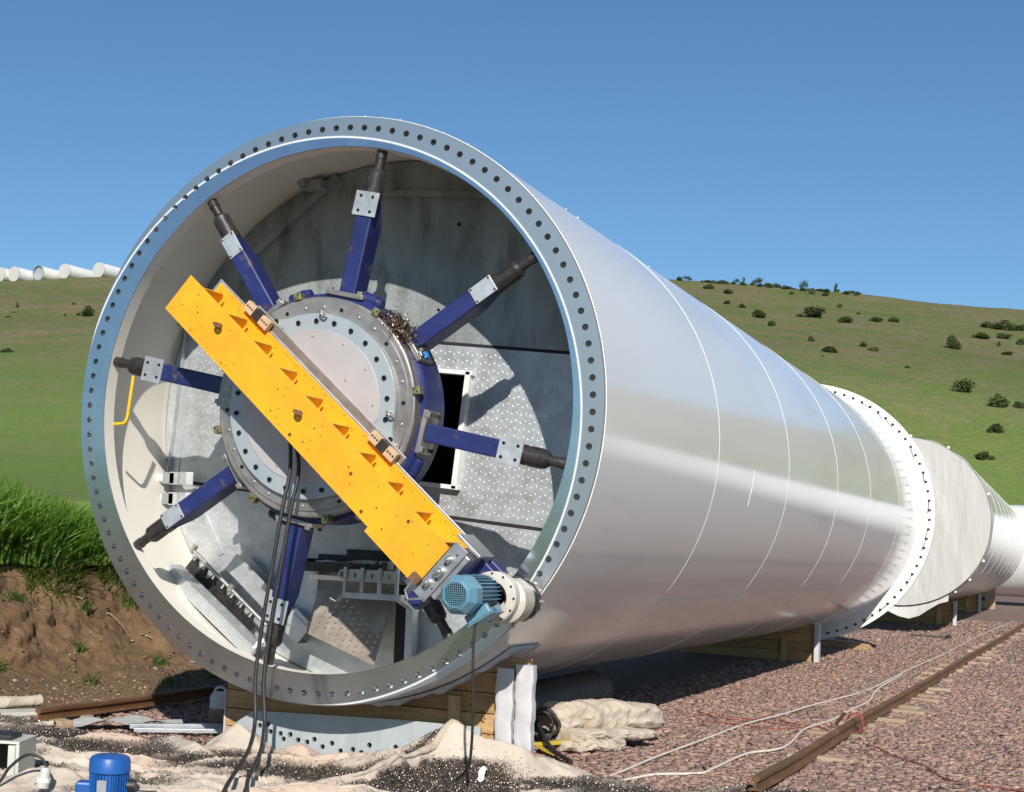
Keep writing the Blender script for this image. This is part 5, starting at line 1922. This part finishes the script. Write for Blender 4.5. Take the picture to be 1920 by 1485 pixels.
crumple(M['canvas_attr'], 5.0, .05)
crumple(M['canvas'], 6.0, .035)
cm = mesh_np('ground_canvas', np.stack([X[msk], Y[msk], Z[msk]], 1), F, np.clip(dirt_[msk], .05, 1.2))
cm.polygons.foreach_set('use_smooth', np.ones(len(cm.polygons), bool))
cl = tagit(link('ground_canvas', cm, M['canvas_attr']), 'rumpled cream canvas sheet spread on the ground in front of the tower', 'canvas')
for k, (line, rr_) in enumerate(((RB[1:-1], .028), (FOLDS[5][0][1:], .013), (FOLDS[2][0], .013), (FOLDS[6][0], .016), (FOLDS[1][0], .012))):
    P_ = spline([(p_[0], p_[1], 0) for p_ in line], 46)
    for i_, p_ in enumerate(P_):
        p_.x += .012 * math.sin(i_ * .45 + k)
        p_.y += .016 * math.sin(i_ * .33 + k * 2)
        p_.z = float(cloth_h(p_.x, p_.y)) + float(yard(p_.x, p_.y)) - rr_ * .15
    tp_ = [rr_ * (.25 + .75 * math.sin(math.pi * min(1, max(0, i_ / 46))) ** .5) * (1 + .22 * math.sin(i_ * .7 + k)) for i_ in range(47)]
    hem = link('rolled_hem', to_mesh('rolled_hem', MB().tube(P_, tp_, 12, flat=.75), smooth=60), M['canvas'])
    hem.parent = cl
sol = cl.modifiers.new('thickness', 'SOLIDIFY')
sol.thickness = .006
sol.offset = -1

n = 420000
px, py = rng.uniform(-3.4, 3.6, n), rng.uniform(-2.3, 1.3, n)
px[:90000], py[:90000] = rng.uniform(.45, 1.6, 90000), rng.uniform(-.9, .35, 90000)
keep = (rng.random(n) < swarf(px, py) * .95 + .006) & in_poly(px, py, CLP)
px, py = px[keep], py[keep]
n = len(px)
P = np.stack([px, py, cloth_h(px, py) + yard(px, py) + .004 + .016 * rng.random(n) * swarf(px, py)], 1)
V, F, C = flakes(n, P, .0050, np.array([(.22, .18, .15), (.15, .12, .10), (.13, .115, .12), (.27, .23, .19), (.42, .38, .33), (.24, .175, .12), (.17, .14, .14)]))
tagit(link('metal_swarf', mesh_np('metal_swarf', V, F, C), M['chips']), 'glittering dark metal swarf heaped in the folds of the canvas', 'swarf', kind='stuff')

# grey drilled steel ring segment standing under the tower mouth
O_ = Vector((0, .34, 0))
ex = Vector((1, .02, 0)).normalized()
ey = Vector((0, .12, .99)).normalized()
nn = ex.cross(ey).normalized()
if nn.y > 0:
    nn = -nn
hl = [circ(x, z, .0185, 14) for x, z in ((-.388, .159), (-.31, .159), (-.36, .124), (-.244, .128), (-.172, .12), (-.118, .144), (.184, .104), (.305, .145), (.25, .089), (-.495, .216), (-.47, .165), (-.05, .10), (.02, .13), (.09, .085), (.42, .10), (.50, .15), (.60, .12), (-.56, .20))]
outl = [(-.62, .30), (-.76, .20), (-.80, .02), (1.1, .02), (1.1, .34), (.5, .335)]
segm = Thing('flange_segment', 'grey drilled steel flange segment standing under the tower mouth', 'steel plate', (0, .34, 0))
segm.part('drilled_plate', MB().plate(outl, hl, .03, O_ - nn * .03, ex, ey, nn), M['zincplate'], bevel=.002)

# jerry can
jc = Thing('jerry_can', 'white plastic jerry can half full of brown fluid beside the cradle', 'jerry can', (-1.60, 1.50, .03))
jo = Vector((-1.60, 1.50, .02))
jx, jy = Vector((.86, .5, 0)), Vector((-.5, .86, 0))


def can_slice(z0, z1, sc0=1.0, sc1=1.0):
    m_ = MB()
    n_ = 24
    vs = []
    for z, sc in ((z0, sc0), (z1, sc1)):
        for i in range(n_):
            a = 2 * math.pi * i / n_
            ca, sa = math.cos(a), math.sin(a)
            sq = (abs(ca) ** 5 + abs(sa) ** 5) ** (-.2)
            vs.append(jo + jx * (.092 * ca * sq * sc) + jy * (.065 * sa * sq * sc) + UV * z)
    m_.add(vs, [(i, (i + 1) % n_, n_ + (i + 1) % n_, n_ + i) for i in range(n_)] + [tuple(range(n_)), tuple(range(n_, 2 * n_))])
    return m_


jc.part('fluid_level', can_slice(0, .115, .98, 1.0), M['liquid'], smooth=40)
jc.part('can_body', can_slice(.1155, .215, 1.0, .97), M['can'], smooth=40)
jc.part('can_shoulder', can_slice(.2155, .245, .97, .72), M['can'], smooth=30)
jc.part('handle', MB().tube(spline([jo + jx * -.05 + UV * .235, jo + jx * -.04 + UV * .275, jo + jx * .02 + UV * .28, jo + jx * .035 + UV * .24], 20), .012, 8), M['can'], smooth=60)
jc.part('screw_cap', MB().cyl(jo + jx * .062 + UV * .235, jo + jx * .066 + UV * .272, .022, n=16), M['redcap'], smooth=40, bevel=.003)

# steel strips and a board left of the can
for k, (a, b, w_, h_, m_, lab) in enumerate((((-1.86, .62), (-1.25, 1.12), .07, .035, 'galv', 'galvanised channel strip lying nearest the jerry can'), ((-1.75, .52), (-1.12, .98), .05, .03, 'galv', 'galvanised strip lying against the canvas edge'),
                                             ((-1.72, .98), (-1.35, 1.28), .06, .03, 'bluemotor', 'short blue painted bar lying behind the galvanised strips'))):
    solo('steel_strip', MB().bar((a[0], a[1], .05 - .01 * k), (b[0], b[1], .055 - .01 * k), w_, h_), M[m_], lab, 'steel strip', 'steel strips by the jerry can', bevel=.003)
g = []
for i in range(16):
    for j in range(7):
        x, y = i / 15, j / 6
        q = Vector((-2.30, .50, 0)) + Vector((.62, .58, 0)) * x + Vector((.22, -.26, 0)) * (y - .5) * (1 - .5 * abs(x - .5))
        q.z = .045 + .02 * math.sin(i * .9 + j * .7) + .025 * math.sin(x * 3.14)
        g.append(q)
solo('grey_rag', MB().add(g, [(i * 7 + j, i * 7 + j + 1, (i + 1) * 7 + j + 1, (i + 1) * 7 + j) for i in range(15) for j in range(6)]), M['tarp'], 'grey rag lying flat on the gravel left of the jerry can', 'rag', smooth=60)
# rolled canvas and board at the far left
cr = Thing('canvas_roll', 'small rolled up cream canvas lying at the end of the left rail', 'canvas roll', (-3.2, .6, 0))
cr.part('roll', MB().tube(spline([(-3.75, -.15, .11), (-3.45, .22, .12), (-3.22, .60, .105), (-3.02, 1.0, .115)], 24), [.048 + .006 * math.sin(k * .8) for k in range(25)], 18), M['canvas'], smooth=50)
cr.part('roll_tie', MB().tube([Vector((-3.34, .40, .115)) + Vector((.83 * .052 * math.cos(t), -.55 * .052 * math.cos(t), .054 * math.sin(t))) for t in np.linspace(0, 2 * math.pi, 20)], .006, 6), M['rope'])
solo('green_board', MB().box((-3.1, .48, .045), (.42, .12, .016), (Vector((.5, .86, 0)), Vector((.86, -.5, 0)), Vector((0, 0, 1)))), M['boxpaint'], 'pale green board lying under the canvas roll', 'board', bevel=.003)

# folded canvas bundle on the right of the cradle
cbn = Thing('folded_canvas', 'bundle of folded cream canvas lying beside the felt wrapped posts', 'canvas bundle', (1.2, 2.5, 0))


def fold(path, hw_, ht, tw_, seed, n_=64, m_=56):
    P_ = spline(path, n_)
    vs = []
    for i, p in enumerate(P_):
        t = (P_[min(i + 1, n_)] - P_[max(i - 1, 0)]).normalized()
        sd = t.cross(UV).normalized()
        e = 1 - .25 * (2 * i / n_ - 1) ** 6
        for k in range(m_):
            a = 2 * math.pi * k / m_
            ca, sa = math.cos(a), math.sin(a)
            sq = (abs(ca) ** 3 + abs(sa) ** 3) ** (-1 / 3)
            r1_ = float(1 - abs(2 * vnoise(i * .11 + seed * 7, a * 1.6 + i * .05 + 3, 2) - 1)) ** 4
            r2_ = float(1 - abs(2 * vnoise(i * .23 + seed * 5 + 9, a * 2.6 - i * .09 + 13, 2) - 1)) ** 5
            w1 = .94 + .15 * r1_ + .07 * r2_ + .10 * math.sin(i * .2 + seed + 2 * a)
            vs.append(p + sd * (hw_ * ca * sq * w1 * e) + UV * (ht * sa * sq * w1 * e + tw_ * ca * math.sin(i * .3 + seed)))
    fs = [(i * m_ + k, i * m_ + (k + 1) % m_, (i + 1) * m_ + (k + 1) % m_, (i + 1) * m_ + k) for i in range(n_) for k in range(m_)]
    fs += [tuple(range(m_)), tuple(range(n_ * m_, (n_ + 1) * m_))]
    return MB().add(vs, fs)


for k, (path, hw_, ht) in enumerate((
        ([(1.10, 1.98, .05), (1.28, 2.22, .055), (1.43, 2.46, .05)], .13, .05),
        ([(1.12, 2.05, .12), (1.33, 2.42, .12), (1.56, 2.85, .10)], .13, .045),
        ([(.98, 2.10, .235), (1.22, 2.55, .235), (1.52, 3.15, .21)], .16, .115))):
    cbn.part('canvas_fold', fold(path, hw_, ht, .012, k * 1.7), M['canvas'], smooth=60)
# cables, strap and batten next to the bundle
coil = []
for k in range(90):
    a = k * .42
    coil.append(Vector((.98 + .10 * math.cos(a) + .02 * math.sin(k * .23), 1.98 + .05 * math.cos(a) + .05 * math.sin(k * .11), .19 + .14 * math.sin(a) * (.75 + .25 * math.sin(k * .19)))))
solo('cable_coil', MB().tube(coil, .010, 7), M['black'], 'coil of black cable standing against the folded canvas', 'cable coil', smooth=60)
solo('black_cable', MB().tube(spline([(.92, 2.05, .20), (1.02, 1.86, .15), (1.16, 1.68, .07), (1.33, 1.47, .04), (1.42, 1.36, .035)], 40), .017, 8), M['black'], 'thick black cable end running from the coil over the gravel', 'cable', smooth=60)
solo('yellow_strap', MB().tube(spline([(.86, 1.9, .10), (1.0, 1.82, .06), (1.12, 1.72, .035), (1.22, 1.62, .03)], 20), .03, 8, flat=.25), M['cloth_yellow'], 'yellow webbing strap beside the black cable', 'strap', smooth=60)
solo('yellow_batten', MB().bar((.95, 1.80, .06), (1.20, 2.02, .09), .045, .03), M['cloth_yellow'], 'short dull yellow batten lying in front of the folded canvas', 'batten', bevel=.004)
# scrap of white paper on the swarf
g = []
for i in range(6):
    for j in range(5):
        g.append(Vector((1.28 + i * .009 + .004 * math.sin(j * 2), -.08 + j * .012 + .006 * math.cos(i * 2), float(cloth_h(1.3, -.05)) + .01 + j * .021 + .006 * math.sin(i * 1.7 + j))))
solo('paper_scrap', MB().add(g, [(i * 5 + j, i * 5 + j + 1, (i + 1) * 5 + j + 1, (i + 1) * 5 + j) for i in range(5) for j in range(4)]), M['paper'], 'crumpled white paper scrap stuck in the dark swarf heap', 'paper')

# blue electric motor standing in the foreground
bmx = Thing('electric_motor', 'cobalt blue electric motor standing upright on the canvas', 'motor', (-.20, -1.90, 0))
b0 = Vector((-.20, -1.90, 0))
bmx.part('fan_cover', MB().lathe([(.001, .275), (.085, .275), (.105, .266), (.114, .25), (.116, .185), (.109, .185)], b0, UV, 40), M['bluemotor'], smooth=35)
body = bmx.part('finned_body', MB().cyl(b0 + UV * .0, b0 + UV * .19, .096, n=40), M['bluemotor'], smooth=40)
for k in range(36):
    an = 2 * math.pi * k / 36
    q = Vector((math.cos(an), math.sin(an), 0))
    bmx.part('cooling_fin', MB().box(b0 + q * .102 + UV * .095, (.010, .0022, .09), (q, UV.cross(q), UV)), M['bluemotor'], parent=body)
q = Vector((.43, -.9, 0))
sd = Vector((.9, .43, 0))
bmx.part('name_plate', MB().box(b0 + q * .112 - sd * .02 + UV * .11, (.026, .003, .04), (sd, q, UV)), M['alu'], parent=body)
bmx.part('terminal_box', MB().box(b0 - sd * .135 + UV * .075, (.045, .05, .05), (sd, q, UV)), M['bluemotor'], bevel=.012)
bmx.part('side_flange', MB().cyl(b0 + sd * .10 + UV * .11, b0 + sd * .15 + UV * .11, .035, n=16), M['black'], smooth=40)
bmx.part('wire_handle', MB().tube(spline([b0 + sd * .14 + UV * .085, b0 + sd * .22 + UV * .082, b0 + sd * .27 + UV * .08, b0 + sd * .265 + UV * .02], 20), .0045, 6), M['dark'], smooth=60)
# plug with black cable
pl = Thing('power_plug', 'pale industrial plug on a looped black cable beside the blue motor', 'plug', (-.62, -1.95, 0))
p0 = Vector((-.60, -1.98, 0))
pl.part('plug_body', MB().lathe([(.001, .115), (.022, .113), (.028, .10), (.03, .06), (.036, .055), (.036, .0), (.001, .0)], p0 + UV * .06, Vector((.12, .1, 1)), 20), M['boxpaint'], smooth=35)
pl.part('plug_collar', MB().cyl(p0 + UV * .09 + Vector((.004, .003, 0)), p0 + UV * .115 + Vector((.006, .005, 0)), .039, n=20), M['whiteplastic'], smooth=40)
pl.part('plug_cable', MB().tube(spline([p0 + Vector((.015, .012, .175)), p0 + Vector((-.02, -.0, .225)), p0 + Vector((-.10, -.03, .235)), p0 + Vector((-.19, -.06, .16)), p0 + Vector((-.26, -.10, .05)), p0 + Vector((-.4, -.2, .03))], 40), .009, 8), M['black'], smooth=60)
# open pale cabinet at the left
cab = Thing('control_cabinet', 'open pale grey green cabinet frame standing on the canvas edge', 'cabinet', (-1.2, -1.6, 0))
ca_x, ca_y = Vector((.93, .36, 0)), Vector((-.36, .93, 0))
co_ = Vector((-1.0, -1.72, 0))
cab.part('side_panel', MB().box(co_ + UV * .12 + ca_y * .15, (.012, .16, .12), (ca_x, ca_y, UV)), M['boxpaint'], bevel=.003)
cab.part('front_stile', MB().box(co_ + UV * .115 - ca_x * .03 - ca_y * .015, (.022, .010, .115), (ca_x, ca_y, UV)), M['boxpaint'], bevel=.003)
cab.part('top_panel', MB().box(co_ + UV * .245 - ca_x * .24 + ca_y * .15, (.252, .165, .008), (ca_x, ca_y, UV)), M['boxpaint'], bevel=.003)
cab.part('back_panel', MB().box(co_ + UV * .12 - ca_x * .25 + ca_y * .31, (.24, .006, .12), (ca_x, ca_y, UV)), M['dull'])
cab.part('side_panel', MB().box(co_ + UV * .12 - ca_x * .48 + ca_y * .15, (.012, .16, .12), (ca_x, ca_y, UV)), M['boxpaint'], bevel=.003)
cab.part('top_pad', MB().box(co_ + UV * .268 - ca_x * .25 + ca_y * .12, (.20, .10, .014), (ca_x, ca_y, UV)), M['black'], bevel=.006)

# dry roots hanging out of the bank
for k, (s_, y_, ln_) in enumerate(((2.3, 3.9, .35), (2.1, 4.25, .5), (1.75, 4.6, .45), (2.35, 2.9, .3), (1.2, 4.9, .35), (.5, 4.6, .25), (2.2, 5.3, .3))):
    x, z = bank_at(np.array(s_), np.array(y_))
    x, z = float(x), float(z)
    pts = [(x - .05, y_, z + .02), (x + .05, y_ + .04, z + .0), (x + .10 + .05 * (k % 2), y_ + .10 + .1 * (k % 3), z - ln_ * .4), (x + .12, y_ + .16 + .12 * (k % 3), z - ln_ * .8)]
    solo('dry_root', MB().tube(spline(pts, 16), [.008 * (1 - .045 * i) for i in range(17)], 6), M['woodpale'], 'thin dry root sticking out of the brown earth bank', 'root', 'dry roots in the bank', smooth=60)


# ================================================================ HILL: SHRUBS, CREST TREES, PARKED TOWERS
def leafy(name, nleaf, lump, tall, size, seed, trunk):
    r_ = np.random.default_rng(seed)
    c = []
    for k in range(lump):
        a = r_.random() * 6.28
        rr = r_.random() ** .6 * .40
        c.append((rr * math.cos(a) * .8, rr * math.sin(a) * .8, .10 + (1 - rr * 1.6) * r_.random() * (tall - .35), .16 + .16 * r_.random()))
    c = np.array(c)
    pick = c[r_.integers(0, lump, nleaf)]
    v = r_.normal(0, 1, (nleaf, 3))
    v /= np.linalg.norm(v, axis=1)[:, None]
    P_ = pick[:, :3] + v * (pick[:, 3] * (.55 + .5 * r_.random(nleaf)))[:, None]
    P_[:, 2] = np.maximum(P_[:, 2], .0)
    a = r_.normal(0, 1, (nleaf, 3))
    a /= np.linalg.norm(a, axis=1)[:, None]
    b = np.cross(a, r_.normal(0, 1, (nleaf, 3)))
    b /= np.linalg.norm(b, axis=1)[:, None]
    s_ = size * r_.uniform(.6, 1.3, (nleaf, 1))
    V_ = np.stack([P_ - a * s_, P_ - b * s_ * .6, P_ + a * s_, P_ + b * s_ * .6], 1).reshape(-1, 3)
    F_ = np.arange(nleaf * 4).reshape(-1, 4)
    return V_, F_


shr = []
for k in range(4):
    V, F = leafy('shrub', 1100, 7 + k, 1.0, .062, 20 + k, False)
    me = mesh_np('shrub', V, F)
    me.materials.append(M['leaf'])
    shr.append(me)
crown, trunk = [], []
for k in range(2):
    V, F = leafy('crown', 420, 5, 1.0, .055, 60 + k, True)
    V[:, 2] = .25 + V[:, 2] * .75
    me = mesh_np('crown', V, F)
    me.materials.append(M['leaf'])
    crown.append(me)
    mb = MB().tube([(0, 0, -.05), (.02, 0, .3), (-.02, .02, .8)], [.03, .022, .008], 6).tube([(0, 0, .3), (.15, .05, .6)], [.016, .006], 5).tube([(0, .01, .4), (-.14, -.05, .72)], [.015, .006], 5)
    me = to_mesh('trunk', mb)
    me.materials.append(M['dark'])
    trunk.append(me)
BUSH = [(-12.86, 347.0, 3.6, 2.0), (-11.72, 287.0, 3.2, 2.1), (-11.27, 273.0, 1.6, 1.8), (-13.62, 356.0, 2.9, 1.6), (-12.93, 320.0, 1.9, 1.4), (-12.36, 312.0, 2.1, 1.4), (-9.71, 298.0, 4.8, 3.7), (-10.21, 298.0, 2.2, 0.9), (-8.81, 336.0, 1.7, 2.0), (-8.58, 293.0, 3.7, 1.7), (-7.45, 304.0, 2.9, 1.6), (-6.88, 310.0, 2.7, 1.4), (-8.12, 322.0, 1.4, 1.2), (-9.81, 359.0, 1.9, 1.2), (-9.33, 357.0, 2.1, 1.1), (-10.55, 355.0, 1.3, 1.2), (-9.76, 242.0, 1.4, 1.9), (-9.13, 228.0, 2.8, 1.2), (-7.55, 238.0, 1.9, 1.2), (-7.91, 244.0, 1.8, 1.1), (-9.35, 220.0, 0.8, 0.5), (-4.77, 275.0, 3.0, 3.4), (-3.66, 316.0, 3.0, 2.1), (-3.07, 316.0, 5.1, 2.6), (-2.55, 318.0, 3.0, 2.3), (-3.83, 299.0, 4.2, 1.5), (-3.06, 303.0, 3.1, 1.8), (-3.22, 291.0, 1.1, 1.3), (-2.98, 277.0, 3.1, 1.4), (-2.49, 297.0, 2.2, 1.7), (-4.29, 195.0, 3.0, 2.3), (-3.2, 187.0, 2.5, 2.0), (-2.49, 187.0, 1.8, 1.5), (-3.27, 177.0, 2.1, 1.3), (-3.69, 168.0, 1.8, 1.3), (-3.35, 168.0, 1.0, 0.6), (-6.31, 220.0, 1.1, 0.8), (-40.22, 291.0, 0.7, 1.5), (-40.35, 283.0, 1.0, 0.6), (-37.57, 271.0, 3.4, 2.6), (-37.91, 273.0, 1.6, 1.2), (-38.43, 273.0, 0.8, 0.8), (-38.14, 289.0, 1.1, 0.6), (-40.48, 189.0, 1.7, 0.8), (-40.52, 275.0, 1.8, 0.6)]
for k, (a, d, wd, ht) in enumerate(BUSH):
    x, y = SITE[0] + d * math.sin(R(a)), SITE[1] + d * math.cos(R(a))
    o = link('shrub', shr[k % 4])
    o.location = (x, y, float(terrain(x, y)) - .15)
    o.scale = (wd * .95, wd * .95, ht * .95 + .15)
    o.rotation_euler = (0, 0, k * 1.9)
    side = 'left of the tower' if a < -30 else 'behind the towers'
    if wd > 4.5:
        lb = 'largest dark spreading shrub on the hillside ' + ('by the crest' if d > 310 else 'below the crest trees')
    elif ht > 1.5 * wd:
        lb = 'narrow upright shrub on the hillside below the parked towers'
    elif ht > wd:
        lb = 'tall rounded dark shrub on the hillside behind the towers'
    elif wd > 2.4:
        lb = 'broad dark green shrub on the grassy hillside ' + side
    elif wd > 1.3:
        lb = 'mid sized dark shrub on the grassy hillside ' + side
    else:
        lb = 'small low shrub on the grassy hillside ' + side
    tagit(o, lb, 'shrub', 'shrubs on the hillside')
CREST = [(-14.72, 368, 2.4, 1.4), (-14.38, 368, 3.0, 1.6), (-13.17, 368, 1.9, 1.0), (-12.61, 368, 1.6, 1.6), (-12.34, 368, 1.1, 2.2), (-11.86, 368, 3.3, 2.4), (-11.43, 368, 1.9, 1.1), (-11.13, 368, 2.4, 1.0), (-10.64, 368, 2.2, 1.1), (-10.12, 368, 2.4, 2.7), (-9.38, 368, 2.7, 0.8), (-8.97, 368, 1.1, 2.7), (-8.55, 368, 2.4, 0.7), (-8.17, 368, 2.2, 0.5), (-13.61, 368, 3.5, 0.6)]
CREST += [(-13.9 + .26 * k + .1 * math.sin(k * 7.3), 367 + 3 * math.sin(k * 3.1), 1.3 + .9 * abs(math.sin(k * 2.3)), .45 + .5 * abs(math.sin(k * 1.7))) for k in range(23)]
for k, (a, d, wd, ht) in enumerate(CREST):
    x, y = SITE[0] + d * math.sin(R(a)), SITE[1] + d * math.cos(R(a))
    z = float(terrain(x, y)) - .1
    if ht > 1.5:
        t = Thing('crest_tree', 'slender scraggy small tree on the hill crest' if wd < 1.7 else 'spreading scraggy small tree on the hill crest', 'tree', (x, y, z), 'small trees on the crest')
        o = link('crown', crown[k % 2])
        o.parent = t.o
        o.scale = (wd, wd, ht * 1.25)
        o = link('trunk', trunk[k % 2])
        o.parent = t.o
        o.scale = (wd, wd, ht * 1.25)
        t.o.rotation_euler = (0, 0, k)
    else:
        o = link('shrub', shr[k % 4])
        o.location = (x, y, z - .1)
        o.scale = (wd, wd, ht * 1.3 + .3)
        o.rotation_euler = (0, 0, k * 2.2)
        tagit(o, 'low dark shrub silhouetted on the hill crest', 'shrub', 'shrubs on the hill crest')

for (a, dist, tarp, lb) in ((-40.95, 372, 'cover', 'far white tower section at the outer end of the crest row'), (-40.42, 370, 'cover', 'far white tower section with pale covered end on the crest'), (-39.52, 370, 'open', 'far white tower section with dark open mouth on the crest'),
                            (-38.56, 370, 'cover', 'far white tower section next to the dark open one'), (-37.28, 370, 'cover', 'far white tower section on the crest nearest the big tower')):
    hill_tower(a, 0, dist, 24, 1.9, 84, tarp, lb)
